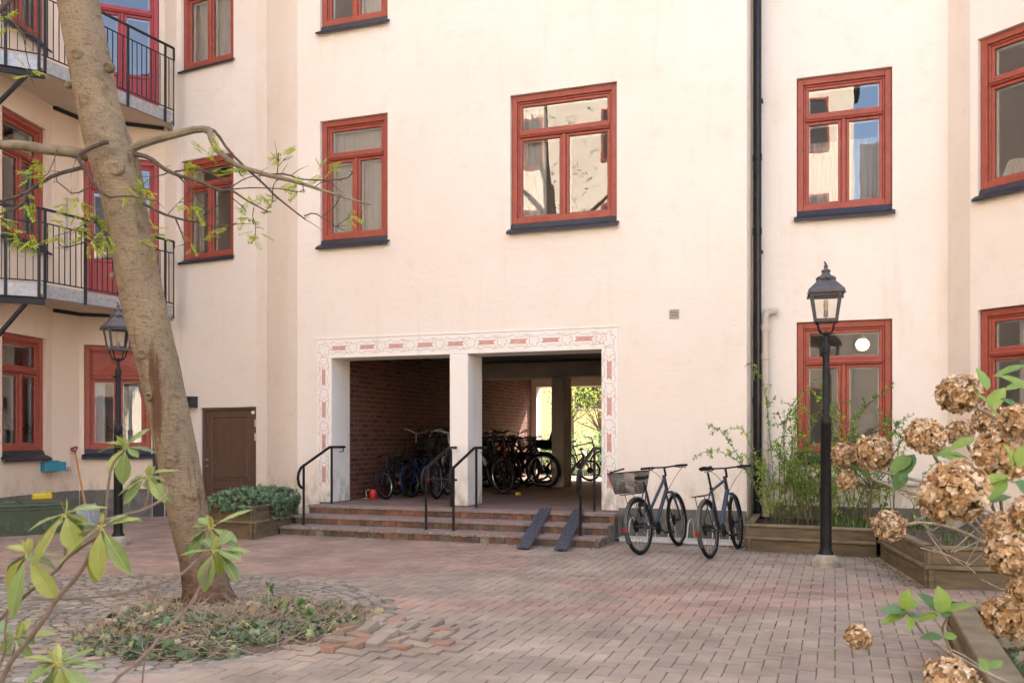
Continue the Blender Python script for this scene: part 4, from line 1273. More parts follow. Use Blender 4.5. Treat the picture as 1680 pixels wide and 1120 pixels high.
    cb_.tube([ms @ p for p in bez(P_[-1] + (P_[-2] - P_[-1]) * .35 + Vector((.03, 0, 0)), Vector((HT.x + .22, .08, HT.z + .02)), HB + Vector((.04, .05, -.06)), 10)], .0032, 5)
    cb_.tube([ms @ p for p in bez(P_[0] + (P_[1] - P_[0]) * .35 + Vector((.03, 0, 0)), Vector((HT.x + .20, -.05, HT.z - .02)), HB + Vector((-.06, 0, -.02)), 10)], .0032, 5)
    cb_.build('cable', G_, t, smooth=True)
    # drive train
    ck = MB(); ck.lathe([(0, 0), (.082 * k, 0), (.085 * k, .002), (.082 * k, .005), (0, .005)], seg=26, m=Matrix.Translation(BB + Vector((0, -.045, 0))) @ Matrix.Rotation(rad(90), 4, 'X'))
    pa = rad(-25)
    for s in (-1, 1):
        e = BB + Vector((s * -.165 * k * math.cos(pa), s * .062, s * -.165 * k * math.sin(pa)))
        ck.tube([BB + Vector((0, s * .05, 0)), e], [.013, .010], 8)
    ck.build('crank', M['bikeblack'], t, smooth=True)
    for s in (-1, 1):
        e = BB + Vector((s * -.165 * k * math.cos(pa), s * .062, s * -.165 * k * math.sin(pa)))
        pd = MB(); pd.cbox((-.045, min(0, s * .09), -.012), (.045, max(0, s * .09), .012), .005, m=Matrix.Translation(e + Vector((0, s * .01, 0)))); pd.build('pedal', G_, t)
    ch = MB()
    for z in (.04, -.045): ch.tube([A + Vector((0, -.048, z * .9)), BB + Vector((0, -.048, z * 1.7 * k))], .004, 4)
    ch.build('chain', M['bikeblack'], t)
    gm = M[guardm] if guardm else M['bikeblack']
    def guard_arc(c, a0, a1, rz, name='mudguard'):
        g = MB(); n = 26; vs = []; Rg = R + .012
        for i in range(n + 1):
            a = a0 + (a1 - a0) * i / n
            for j, (dy, dr) in enumerate(((-.027, -.012), (-.016, .004), (.0, .008), (.016, .004), (.027, -.012))):
                vs.append(((Rg + dr) * math.cos(a), dy, (Rg + dr) * math.sin(a)))
        fs = [(i*5+j, i*5+j+1, (i+1)*5+j+1, (i+1)*5+j) for i in range(n) for j in range(4)]
        g.add(vs, fs)
        am = a0 + (a1 - a0) * .8 if c == A else a0 + (a1 - a0) * .2
        for s in (-1, 1): g.tube([Vector((Rg * math.cos(am), s * .022, Rg * math.sin(am))), Vector((0, s * .058, 0))], .003, 4)
        o = g.build(name, gm, t, smooth=True); o.location = c; o.rotation_euler = (0, 0, rz)
    if guard:
        guard_arc(A, rad(35), rad(212), 0); guard_arc(Fx, rad(-8) + rad(-10), rad(118), steer)
    if rack:
        rk = MB(); zr = 2 * R + .055; x0, x1 = -.30 * k, .17 * k
        for s in (-1, 1):
            rk.tube([(x1, s * .045, zr), (x0, s * .055, zr), (x0 - .01, s * .03, zr + .0)], .0055, 6)
            rk.tube([(x0 + .12, s * .055, zr), A + Vector((0, s * .068, 0))], .005, 6)
        rk.tube([(x0 - .01, -.05, zr), (x0 - .01, .05, zr)], .0055, 6); rk.tube([(x0 + .2, -.05, zr), (x0 + .2, .05, zr)], .005, 6); rk.tube([(x1, -.045, zr), S + Vector((0, 0, -.05)), (x1, .045, zr)], .0045, 5)
        rk.build('luggage_rack', M['bikeblack'], t, smooth=True)
    if reflector:
        rf2 = MB(); ang = rad(183); c = A + Vector(((R + .028) * math.cos(ang), 0, (R + .028) * math.sin(ang)))
        rf2.cbox((-.016, -.024, -.030), (.010, .024, .030), .007, m=Matrix.Translation(c)); rf2.build('reflector', M['reflector'], t)
    if basket:
        zr = 2 * R + .07 if basket == 'rear' else .80; bx0 = -.33 if basket == 'rear' else wb - .17
        Lb, W0, W1, Hb = .40, .13, .185, .25
        bs = MB()
        if basket != 'rear': Lb, Hb = .28, .23
        def bp_(u, v, side):
            e = (W0 + (W1 - W0) * v)
            xl, xr = bx0 + .045 * (1 - v), bx0 + Lb - .045 * (1 - v)
            return {0: Vector((xl + (xr - xl) * u, -e, zr + Hb * v)), 1: Vector((xr, -e + 2 * e * u, zr + Hb * v)), 2: Vector((xr + (xl - xr) * u, e, zr + Hb * v)), 3: Vector((xl, e - 2 * e * u, zr + Hb * v))}[side]
        for sd2 in range(4):
            nn = 30 if sd2 % 2 == 0 else 26
            for i in range(nn): bs.tube([bp_(i / nn, 0, sd2), bp_(i / nn, 1, sd2)], .0021, 3, cap=False)
            for v in [q / 16 for q in range(16)]: bs.tube([bp_(0, v, sd2), bp_(1, v, sd2)], .0021, 3, cap=False)
        for i in range(16): bs.tube([bp_(i / 16, 0, 0), bp_(1 - i / 16, 0, 2)], .0022, 3, cap=False)
        bo = bs.build('basket', M['basketwire'], t)
        rmm = MB()
        for sd2 in range(4): rmm.tube([bp_(0, 1, sd2), bp_(1, 1, sd2)], .007, 6)
        rmm.build('basket_rim', G_, bo, smooth=True)
        if basket == 'rear':
            h2 = MB(); xm = bx0 + Lb * .5
            h2.tube([(bx0 + .02, W1 - .03, zr + Hb + .012), (bx0 + .02, -W1 * .2, zr + Hb + .045)], .010, 8); h2.build('carry_handle', G_, bo, smooth=True)
    if child_seat:
        cs = MB(); zr = 2 * R + .08
        cs.cbox((-.22, -.15, zr), (.10, .15, zr + .06), .03); cs.cbox((-.04, -.15, 0), (.01, .15, .52), .02, m=Matrix.Translation((-.20, 0, zr)) @ Matrix.Rotation(rad(-18), 4, 'Y'))
        for s in (-1, 1): cs.cbox((-.18, s * .15 - .012, zr + .05), (.06, s * .15 + .012, zr + .20), .012)
        cs.build('child_seat', G_, t)
    if lockcol:
        l2_ = MB(); l2_.torus(A + Vector((.14, .0, .19)), .075, .016, seg=20, sub=8, flat=1, a0=rad(-20), a1=rad(270)); l2_.cbox((.08, -.035, R + .23), (.18, .035, R + .28), .01)
        l2_.build('lock', M['bikeblack'], t, smooth=True)
        l3 = MB(); l3.torus(A, R - .012, .021, seg=14, sub=8, a0=rad(-55), a1=rad(-15)); l3.build('frame_sticker', M['teal'], t, smooth=True)
    return t

def place(t, rear, front, lean=0.0, z=0.0):
    a = math.atan2(front[1] - rear[1], front[0] - rear[0])
    t.location = (rear[0], rear[1], z); t.rotation_euler = (lean, 0, a)
    t.rotation_mode = 'XYZ'

# ---- the two bicycles in the rack
b1 = make_bike('slate blue step-through bicycle with a dark mesh basket behind the saddle, in the wall rack', 'bicycles in the wall rack', fm='bikeblue', style='city', basket='rear', guardm='bikeolive', lockcol=True, saddle_h=.93, steer=rad(6), guard=True)
place(b1, (-2.215, -1.80), (-1.925, -.75), rad(-6))
b2 = make_bike('slate blue sports bicycle with a bare saddle and no basket, in the wall rack', 'bicycles in the wall rack', fm='bikeblue', style='sport', guardm='bikeolive', saddle_h=1.06, steer=rad(6), rack=True)
place(b2, (-1.375, -1.86), (-1.165, -.80), rad(-6))
M['zinc'] = pmat('bright_zinc', (.66, .66, .65), (.54, .54, .54), 16, .45, .3)
rk = empty('bicycle_rack', (-2.8, -.62, 0)); tag(rk, 'low galvanised bicycle rack standing along the wall', 'bicycle rack')
r1 = MB()
for (y, z, x1) in ((0, .035, 1.68), (.32, .035, 1.62)):
    r1.cbox((0, y - .02, z - .02), (x1, y + .02, z + .02), .003)
for x in (0, 1.62): r1.cbox((x, -.02, .016), (x + .04, .34, .055), .003)
r1.build('base_bar', M['zinc'], rk)
for i, x in enumerate((.16, .42, .70, .95, 1.28, 1.50)):
    hp = MB()
    hp.tube([(x, .0, .05), (x + .015, .01, .27), (x + .03, .04, .325), (x + .045, .12, .33), (x + .05, .20, .28), (x + .06, .30, .05)], .008, 8)
    hp.build('hoop', M['zinc'], rk, smooth=True)

# ---- bicycles parked in the passage
FZ = .376
def PF(px, py): return G(px, py, FZ)
grpL = 'bicycles crowded against the brick wall in the left bay'
grpR = 'bicycles packed together in the right bay'
grpB = 'bicycles by the rear opening'
def inside(t, px, py, dirx, diry, lean=0.0):
    p = PF(px, py); a = math.atan2(diry, dirx)
    t.location = (p.x, p.y, FZ); t.rotation_euler = (lean, 0, a)
kid = make_bike("child's small black bicycle with pale tyres sides and silver rims, nearest in the left bay", grpL, R=.25, wb=.80, fm='bikeblack', style='sport', rimm='silver', saddle_h=.66, guard=False, rack=False, tyre=.022, spokes=20)
kid['label'] = "child's small bicycle with bright silver rims, foremost in the left bay"
def facing(t, front_px, front_py, heading_deg, wb, lean=0.0):
    # put the front (or rear) wheel contact at a floor point, heading measured from +x
    f = PF(front_px, front_py); a = rad(heading_deg)
    t.location = (f.x - wb * math.cos(a), f.y - wb * math.sin(a), FZ); t.rotation_euler = (lean, 0, a)
facing(kid, 634, 819, 262, .80, rad(10))
blu = make_bike("child's bicycle with a bright blue frame and mudguard standing behind the smaller one", grpL, R=.28, wb=.86, fm='kidblue', style='city', rimm='rim', guardm='kidblue', saddle_h=.74, rack=False, spokes=20)
facing(blu, 675, 816, 80, 0, rad(-6))
mtn = make_bike('black bicycle leaning on the brick wall with a grey bottle on its frame', grpL, fm='bikeblack', style='sport', rimm='silver', guard=False, rack=False, saddle_h=.92)
bt = MB(); bt.lathe([(0, 0), (.036, .005), (.038, .15), (.025, .18), (.025, .205), (0, .21)], seg=14, m=Matrix.Translation((.62, .0, .50)) @ Matrix.Rotation(rad(-35), 4, 'Y')); bt.build('bottle', M['galv'], mtn, smooth=True)
facing(mtn, 613, 812, 258, 1.08, rad(12))
fb = make_bike('black bicycle with a dark front basket in the left bay', grpL, fm='bikeblack', style='dutch', rimm='silver', basket='front', saddle_h=.96, bar='high')
facing(fb, 655, 806, 255, 1.08, rad(7))
du = make_bike('tall upright bicycle with a swept chrome handlebar in the left bay', grpL, fm='bikeblack', style='dutch', rimm='silver', bar='high', saddle_h=1.0, spokes=32)
facing(du, 717, 818, 95, 0, rad(-4))
pkb = make_bike('pale pink framed bicycle half hidden behind the linked handrails', grpL, fm='pinkframe', style='dutch', rimm='silver', bar='high', guardm='pinkframe', saddle_h=.95)
facing(pkb, 735, 812, 100, 0, rad(-5))
def dupe(src, label, px, py, head, wb, lean=0.0, col=None, grp=None, rearpin=False):
    c = copy_tree(src); c['label'] = label
    if grp: c['group'] = grp
    if col:
        for ch in kids(c):
            if ch.name.split('.')[0] in ('frame', 'fork'):
                ch.material_slots[0].link = 'OBJECT'; ch.material_slots[0].material = M[col]
    facing(c, px, py, head, 0 if rearpin else wb, lean)
    return c
dupe(du, 'dark bicycle in the black corner behind the left bay crowd', 728, 800, 98, 1.08, rad(4), 'bikeolive', grpL, True)
dupe(mtn, 'dark bicycle against the brick wall at the far end of the left bay', 668, 798, 250, 1.08, rad(10), None, grpL)
dupe(fb, 'basket bicycle squeezed behind the chrome-barred one in the left bay', 700, 806, 262, 1.08, rad(6), None, grpL)
dupe(mtn, 'dark sports bicycle leaning behind the bright blue child bicycle', 688, 808, 84, 0, rad(-5), None, grpL, True)
dupe(du, 'upright dark bicycle in the middle of the left bay crowd', 650, 812, 96, 0, rad(5), 'bikeblack', grpL, True)
# right bay
f1 = dupe(mtn, 'black bicycle with a fat dark tyre nearest to the white pillar', 826, 810, 330, 1.08, rad(3), 'bikeblack', grpR)
f2 = dupe(mtn, 'black bicycle with a red frame second from the white pillar', 842, 803, 322, 1.08, rad(4), 'bikered', grpR)
f3 = dupe(fb, 'black basket bicycle in the middle of the right bay', 868, 797, 330, 1.08, rad(3), 'bikeblack', grpR)
wh = make_bike('bicycle with a pale down tube, bright rim and amber wheel reflector beside the concrete column', grpR, fm='bikeblack', style='city', rimm='silver', saddle_h=.95, guard=True, spokes=24, reflector=True)
for ch in kids(wh):
    if ch.name.split('.')[0] == 'fork': ch.data.materials[0] = M['silver']
ar = MB(); ar.cbox((-.03, -.02, -.02), (.03, .02, .02), .008, m=Matrix.Translation((1.08 + .05, -.02, .345 + .2))); ar.build('wheel_reflector', M['amber'], wh)
facing(wh, 896, 799, 345, 1.08, rad(2))
cs_ = make_bike('bicycle carrying a black child seat that sticks up above the crowd', grpR, fm='bikeblack', style='city', rimm='silver', child_seat=True, saddle_h=.96)
facing(cs_, 893, 792, 172, 0, rad(3))
dupe(du, 'upright bicycle with swept handlebar behind the basket bicycle in the right bay', 862, 792, 200, 1.08, rad(4), 'bikeolive', grpR, True)
dupe(fb, 'basket bicycle at the rear of the right bay against the bricks', 838, 790, 352, 1.08, rad(3), 'bikeblack', grpR)
dupe(mtn, 'sports bicycle at the rear of the right bay showing only its saddle and bars', 815, 795, 348, 1.08, rad(3), 'bikeolive', grpR)
dupe(cs_, 'second child-seat bicycle deep in the shadow of the right bay', 806, 798, 10, 0, rad(3), None, grpR, True)
sm = dupe(kid, 'small-wheeled bicycle standing between the column and the right edge of the passage', 968, 789, 10, .8, rad(3), None, grpB)
dupe(mtn, 'dark bicycle seen past the column against the bright garden', 988, 782, 350, 1.08, rad(3), 'bikeblack', grpB)
dupe(cs_, 'child-seat bicycle standing across the gap left of the column', 884, 788, 186, 0, rad(3), None, grpR, True)
dupe(du, 'dark upright bicycle parked in front of the bricks in the middle of the right bay', 850, 795, 350, 1.08, rad(3), 'bikeblack', grpR)
dupe(mtn, 'sports bicycle between the fat-tyred one and the bricks', 820, 803, 340, 1.08, rad(5), 'bikeblack', grpR)
# ------------------------------------------------------------------ timber planters
def planter_wall(mb, cap, a, b, h, th=.045, tiers=True, cap_w=.10, inward=None, ends=(0, 0)):
    a = Vector((a[0], a[1], 0)); b = Vector((b[0], b[1], 0)); d = b - a; Ln = d.length; d.normalize(); n = inward if inward is not None else Vector((-d.y, d.x, 0))
    m = Matrix(((d.x, n.x, 0, a.x), (d.y, n.y, 0, a.y), (0, 0, 1, 0), (0, 0, 0, 1)))
    if tiers:
        hm = h * .5
        mb.cbox((.002, .035, -.03), (Ln - .002, .035 + th, hm - .022), .004, m=m)
        mb.cbox((.002, .020, hm + .024), (Ln - .002, .020 + th, h - .036), .004, m=m)
        cap.cbox((-ends[0] * .02, .0, hm - .02), (Ln + ends[1] * .02, .075, hm + .022), .006, m=m)
    else:
        mb.cbox((.002, .03, -.03), (Ln - .002, .03 + th, h - .04), .004, m=m)
    cap.cbox((-ends[0] * .02, .0, h - .035), (Ln + ends[1] * .02, cap_w, h), .007, m=m)

def planter(name_label, segs, h, soil_poly, cap_w=.10, cat='planter'):
    t = empty('planter', (segs[0][0][0], segs[0][0][1], 0)); o0 = Vector(t.location)
    w = MB(); c = MB(); off = MB()
    for a, b in segs: planter_wall(w, c, a, b, h, cap_w=cap_w)
    so_ = MB(); n = len(soil_poly)
    cx = sum(p[0] for p in soil_poly) / n; cy = sum(p[1] for p in soil_poly) / n
    # soil as a bumpy fan
    ringn = 6; vs = [(cx, cy, h - .05)]
    for r in range(1, ringn + 1):
        for i in range(n * 4):
            e, f = divmod(i, 4); p = Vector(soil_poly[e]).lerp(Vector(soil_poly[(e + 1) % n]), f / 4)
            q = Vector((cx, cy)).lerp(p, r / ringn)
            vs.append((q.x, q.y, h - .07 + .03 * noise.noise(Vector((q.x * 5, q.y * 5, 1)))))
    N = n * 4; fs = [(0, 1 + i, 1 + (i + 1) % N) for i in range(N)]
    for r in range(ringn - 1):
        for i in range(N):
            j = (i + 1) % N; fs.append((1 + r*N + i, 1 + (r+1)*N + i, 1 + (r+1)*N + j, 1 + r*N + j))
    so_.add(vs, fs)
    tag(t, name_label, cat, 'weathered timber planters')
    for mb, nm, mt in ((w, 'side_board', M['wood']), (c, 'cap_board', M['woodtop']), (so_, 'soil', M['soil'])):
        ob = mb.build(nm, mt, t, smooth=(nm == 'soil')); ob.location = -o0
    return t
PB0, PB1 = (-1.07, -1.02), (.46, -1.16)
planter('long two-tier timber planter behind the right street lamp holding the yellow-flowered shrub', [((-1.09, .60), PB0), (PB0, PB1)], .345, [(-1.05, -1.0), (.52, -1.10), (1.3, -1.1), (1.38, .66), (-1.05, .68)])
PC1 = (.80, -3.28)
planter('angled two-tier timber planter with the charred corner where the dry twigs lie', [((.47, -1.16), PC1), (PC1, (3.4, -3.10))], .405, [(.55, -1.10), (.84, -3.22), (3.3, -3.05), (3.3, -.9), (1.6, .2), (1.32, -.9)])
ch = MB()
planter('timber planter with a broad grey cap board at the lower right corner', [((.70, -5.95), (.63, -9.6)), ((2.6, -5.95), (.70, -5.95))], .34, [(.80, -6.02), (2.55, -6.02), (2.55, -9.5), (.75, -9.5)], cap_w=.155)
# left planter with two visible sides
q0_, q1_, q2_ = G(338, 880), G(416, 885), G(492, 869)
d1 = (q2_ - q1_).normalized()
planter('timber planter full of ivy between the leaning tree and the steps', [(q0_.xy, q1_.xy), (q1_.xy, q2_.xy)], .47, [q0_.xy + d1.xy * .03, q1_.xy + d1.xy * .04, q2_.xy, (q2_ + Vector((-.9, .35, 0))).xy, (q0_ + d1 * 1.1).xy])

# ------------------------------------------------------------------ foliage helpers
def leaf_ovate(mb, base, d, up, Ln, W, col, droop=.15, fold=.18, seg=4, tipw=.0, belly=.45):
    d = Vector(d).normalized(); up = Vector(up); s = d.cross(up)
    if s.length < 1e-4: s = d.cross(Vector((1, 0, .3)))
    s.normalize(); up = s.cross(d).normalized()
    vs = []
    for i in range(seg + 1):
        t = i / seg
        w = W * .5 * (max(0, math.sin(math.pi * t ** (math.log(.5) / math.log(belly)))) ** .8) if 0 < t < 1 else W * .03
        c = Vector(base) + d * (Ln * t) - up * (droop * Ln * t * t)
        wv = .06 * w * (1 if i % 2 else -1) if seg >= 7 else 0
        vs += [c - s * w + up * (fold * w + wv), c, c + s * w + up * (fold * w + wv)]
    fs = []
    for i in range(seg):
        fs += [(i*3, i*3+1, i*3+4, i*3+3), (i*3+1, i*3+2, i*3+5, i*3+4)]
    if seg >= 7 and col is not None:
        o_ = len(mb.v); mb.v.extend([tuple(p) for p in vs])
        for q, f in enumerate(fs):
            g_ = (1.02 if (q // 2) % 2 else .98) * (1.05 if q % 2 else .95)
            mb.f.append(tuple(i + o_ for i in f)); mb.c.append(tuple(c_ * g_ for c_ in col))
        return
    mb.add(vs, fs, col)

def rv(r=1.0):
    while True:
        v = Vector((R_.uniform(-1, 1), R_.uniform(-1, 1), R_.uniform(-1, 1)))
        if .05 < v.length < 1: return v.normalized() * r

def cvar(c, k=.2):
    g = 1 + R_.uniform(-k, k); h_ = R_.uniform(-k, k) * .35
    return (c[0] * g * (1 + h_), c[1] * g, c[2] * g * (1 - h_))

def ivy_leaf(mb, p, nrm, size, col):
    nrm = Vector(nrm).normalized(); a = nrm.cross(rv()).normalized(); b = nrm.cross(a)
    pts = [(0, -.35), (.30, -.52), (.52, -.10), (.30, .05), (.34, .40), (.06, .28), (0, .75), (-.06, .28), (-.34, .40), (-.30, .05), (-.52, -.10), (-.30, -.52)]
    vs = [Vector(p) + nrm * .04 * size] + [Vector(p) + a * (x * size) + b * (y * size) - nrm * (abs(x) * .22 * size) for x, y in pts]
    mb.add(vs, [(0, 1 + i, 1 + (i + 1) % 12) for i in range(12)], col)

M['ivy'] = leafmat('ivy_leaf', (.95, 1, .95), (.75, .85, .75), 14, .42, .2)
M['shrubleaf'] = leafmat('young_shrub_leaf', (1, 1, 1), (.8, .85, .7), 14, .5, .45)
M['rholeaf'] = leafmat('rhododendron_leaf', (1, 1, 1), (.82, .88, .75), 18, .36, .30, spec=.5)
M['hydleaf'] = leafmat('hydrangea_leaf', (1, 1, 1), (.85, .9, .75), 22, .42, .45)
M['dry'] = leafmat('dried_petal', (1, 1, 1), (.72, .66, .58), 60, .8, .30, spec=.15)
M['twig'] = pmat('brown_twig', (.115, .080, .052), (.075, .055, .040), 22, .85, bmp=.4, bscale=60)
M['greytwig'] = pmat('pale_dry_twig', (.36, .285, .205), (.21, .165, .12), 16, .9)
M['rhostem'] = pmat('rhododendron_stem', (.20, .135, .10), (.12, .085, .06), 22, .8)
M['greenstem'] = pmat('green_stem', (.16, .155, .06), (.12, .10, .045), 10, .7)
M['petalyellow'] = leafmat('yellow_petal', (.85, .50, .02), (.8, .42, .01), 30, .6, .3, attr=False)

# ivy in the left planter
iv = empty('ivy', ((q0_ + q1_) / 2)); o0 = Vector(iv.location); tag(iv, 'mass of bluish green ivy spilling over the planter beside the steps', 'ivy')
mb = MB(); st_ = MB()
ctr = (q0_ + q1_ + q2_) / 3 + Vector((0, .25, 0))
ex_ = (q1_ - q0_); ey_ = (q2_ - q1_)
for i in range(1500):
    a, b = R_.random(), R_.random()
    p = q0_ + ex_ * a + ey_ * b * 1.0
    ht = .47 + .20 * (1 - abs(2 * a - 1) ** 3 * .5) * R_.random() ** .7 + .05 * noise.noise(Vector((p.x * 4, p.y * 4, 0)))
    edge = False
    if R_.random() < .16:
        if R_.random() < .35: p = q0_ + ex_ * a; p += Vector((.0, -.05, 0)); ht = R_.uniform(.38, .56)
        else: p = q1_ + ey_ * (.35 + .6 * b) ; p += Vector((.04, -.02, 0)); ht = .52 - abs(R_.gauss(0, .12))
    p.z = ht
    n = rv() + Vector((0, -.5, .9))
    c = R_.choice(((.115, .185, .105), (.14, .215, .125), (.08, .135, .08), (.17, .23, .12)))
    ivy_leaf(mb, p - o0, n, R_.uniform(.045, .085), cvar(c))
mb.build('foliage', M['ivy'], iv)
for i in range(60):
    a, b = R_.random(), R_.random(); p = q0_ + ex_ * a + ey_ * b; p.z = .42
    p2 = p + Vector((R_.uniform(-.15, .15), R_.uniform(-.2, .05), R_.uniform(.10, .25)))
    st_.tube([p - o0, (p + p2) / 2 - o0 + rv(.04), p2 - o0], .003, 4)
st_.build('stem', M['greytwig'], iv)

# ------------------------------------------------------------------ yellow flowering shrub (kerria) in the long planter
ks = empty('flowering_shrub', (-.4, -.1, .28)); o0 = Vector(ks.location); tag(ks, 'loose green shrub with thin canes and a few yellow flowers against the recessed wall', 'shrub')
st_ = MB(); lf = MB(); fl_ = MB()
def sprig_leaves(pts, dens, size, col, mb):
    for i in range(len(pts) - 1):
        a, b = Vector(pts[i]), Vector(pts[i + 1]); Ln = (b - a).length
        for k in range(int(Ln * dens + R_.random())):
            p = a.lerp(b, R_.random()); d = (b - a).normalized() * .4 + rv() * .9 + Vector((0, 0, .15))
            leaf_ovate(mb, p, d, Vector((0, 0, 1)) + rv(.4), size * R_.uniform(.6, 1.25), size * .5 * R_.uniform(.8, 1.2), cvar(col, .25), seg=2)
KC = ((.27, .42, .07), (.34, .48, .08), (.19, .32, .06), (.40, .52, .11))
def cane(root, tip, bow, n=9):
    root, tip = Vector(root), Vector(tip)
    mid = (root + tip) / 2 + Vector(bow)
    pts = bez(root, mid, tip, n)
    return [p + rv(.012) for p in pts]
canes = []
for i in range(58):
    x = R_.triangular(-1.0, 1.1, -.3); y = R_.uniform(-.55, .45)
    hgt = R_.choice((R_.uniform(.45, .95), R_.uniform(.7, 1.55)))
    tip = Vector((x + R_.gauss(0, .32), min(.62, y + R_.gauss(0, .18)), .28 + hgt))
    canes.append((Vector((x, y, .28)), tip, (R_.gauss(0, .12), R_.gauss(0, .08), R_.uniform(.1, .5) * hgt)))
# the arching sprays seen against the wall
for (a, b, c) in (((1270, 838), (1262, 585), (1225, 596)), ((1262, 845), (1200, 700), (1140, 752)), ((1258, 840), (1190, 690), (1165, 700)), ((1266, 845), (1225, 690), (1210, 700)), ((1290, 845), (1270, 600), (1340, 690)), ((1310, 845), (1280, 640), (1350, 620)),
                  ((1330, 845), (1300, 640), (1400, 660)), ((1350, 845), (1400, 660), (1455, 640)), ((1380, 845), (1440, 640), (1480, 705)), ((1300, 845), (1330, 650), (1280, 660)), ((1400, 850), (1450, 700), (1500, 680)), ((1420, 850), (1380, 700), (1330, 640))):
    Y0 = R_.uniform(11.0, 11.8)
    pa_, pm_, pb_ = P(a[0], a[1], Y0), P(b[0], b[1], Y0 + .1), P(c[0], c[1], Y0 - R_.uniform(-.2, .2))
    canes.append((pa_, pb_, pm_ - (pa_ + pb_) / 2))
for root, tip, bow in canes:
    pts = cane(root, tip, bow)
    st_.tube([p - o0 for p in pts], [.0042 * (1 - .7 * i / 9) + .001 for i in range(10)], 4)
    c = R_.choice(KC)
    sprig_leaves([p - o0 for p in pts[2:]], 62, .052, c, lf)
    for k in range(R_.randint(4, 8)):
        i = R_.randint(2, 8); b0 = pts[i]; e = b0 + rv(.17) + Vector((0, 0, .04))
        st_.tube([b0 - o0, e - o0], .0018, 3); sprig_leaves([b0 - o0, e - o0], 85, .048, c, lf)
fpos = [P(1139, 752, 11.5), P(1217, 711, 11.5), P(1302, 713, 11.2), P(1320, 715, 11.0), P(1268, 750, 11.2), P(1384, 683, 11.2), P(1250, 660, 11.4), P(1345, 770, 11.2)]
for p in fpos:
    for k in range(9):
        leaf_ovate(fl_, p - o0 + rv(.006), rv() + Vector((0, -.5, .1)), rv(), .024, .018, None, seg=2)
lf.build('foliage', M['shrubleaf'], ks); st_.build('cane', M['greenstem'], ks, smooth=True); fl_.build('blossom', M['petalyellow'], ks)
# small bare rose-like shrub with a dark stem in front of the wall
ds = empty('dark_stemmed_shrub', G(1424, 905)); ds.location.z = .3; o0 = Vector(ds.location); tag(ds, 'small dark-stemmed shrub with sparse leaves rising from the planter under the paired dried heads', 'shrub')
st_ = MB(); lf = MB(); b0 = P(1424, 857, 10.9)
trunk = [b0, P(1428, 815, 10.9), P(1430, 800, 10.9)]
st_.tube([p - o0 for p in trunk], [.022, .016, .013], 7)
for tx, ty in ((1390, 775), (1405, 740), (1440, 745), (1465, 760), (1480, 720), (1400, 790), (1455, 790), (1375, 735)):
    e = P(tx, ty, 10.9 + R_.uniform(-.25, .25)); pts = bez(trunk[-1], trunk[-1].lerp(e, .5) + Vector((0, 0, -.06)), e, 6)
    st_.tube([p - o0 for p in pts], [.010 - .0012 * i for i in range(7)], 5)
    sprig_leaves([p - o0 for p in pts[2:]], 30, .040, (.10, .17, .06), lf)
    for k in range(4):
        a = pts[R_.randint(2, 6)]; e2 = a + rv(.15); st_.tube([a - o0, e2 - o0], .0025, 4); sprig_leaves([a - o0, e2 - o0], 40, .036, (.13, .20, .07), lf)
st_.build('stem', M['twig'], ds, smooth=True); lf.build('foliage', M['shrubleaf'], ds)
# bulb shoots: ground cover in the two planters
bs_ = MB()
for i in range(900):
    if i < 560: x, y, z = R_.uniform(-.2, 1.2), R_.uniform(-.95, .3), .27
    else: x, y, z = R_.uniform(.8, 2.6), R_.uniform(-3.1, -1.2), .33
    if i >= 560 and x < .62 + (-1.1 - y) * .12: continue
    h = R_.uniform(.05, .22) if i < 560 else R_.uniform(.03, .12)
    d = Vector((R_.gauss(0, .25), R_.gauss(0, .25), 1))
    leaf_ovate(bs_, (x, y, z), d, rv(), h, .012, cvar((.07, .16, .03) if R_.random() < .75 else (.35, .36, .16), .2), seg=3, droop=R_.uniform(0, .3))
tag(bs_.build('bulb_shoots', M['shrubleaf']), 'short green bulb shoots sprouting from the planter soil', 'shoots', kind='stuff')
# dry pruned twigs lying over the angled planter
for q, (n_, lab) in enumerate(((16, 'tangle of pale dry cut twigs hanging over the charred corner of the angled planter'),)):
    tw = MB(); base = P(1545, 905, 8.3)
    lines = [((1520, 870), (1545, 905), (1560, 925)), ((1505, 800), (1515, 860), (1555, 905)), ((1560, 905), (1610, 860), (1640, 845)), ((1530, 900), (1590, 925), (1585, 930), (1610, 910)), ((1510, 898), (1560, 912), (1585, 930)), ((1470, 870), (1520, 845), (1560, 850)), ((1600, 870), (1640, 915), (1660, 930)), ((1565, 905), (1600, 890), (1625, 880)), ((1500, 850), (1530, 870), (1545, 860)), ((1610, 950), (1640, 965), (1690, 975)), ((1480, 790), (1500, 830), (1540, 850), (1580, 840)), ((1590, 800), (1620, 850), (1650, 900)), ((1450, 790), (1480, 810), (1530, 812)), ((1600, 940), (1585, 925), (1610, 880))]
    for ln in lines:
        Y0 = R_.uniform(7.9, 8.4)
        pts = [P(x, y, Y0 + R_.uniform(-.1, .1)) for x, y in ln]
        tw.tube(pts, [.007, .0055, .004, .003][:len(pts)] if len(pts) <= 4 else .005, 5)
    tag(tw.build('dry_twigs', M['greytwig'], smooth=True), lab, 'twigs', kind='stuff')

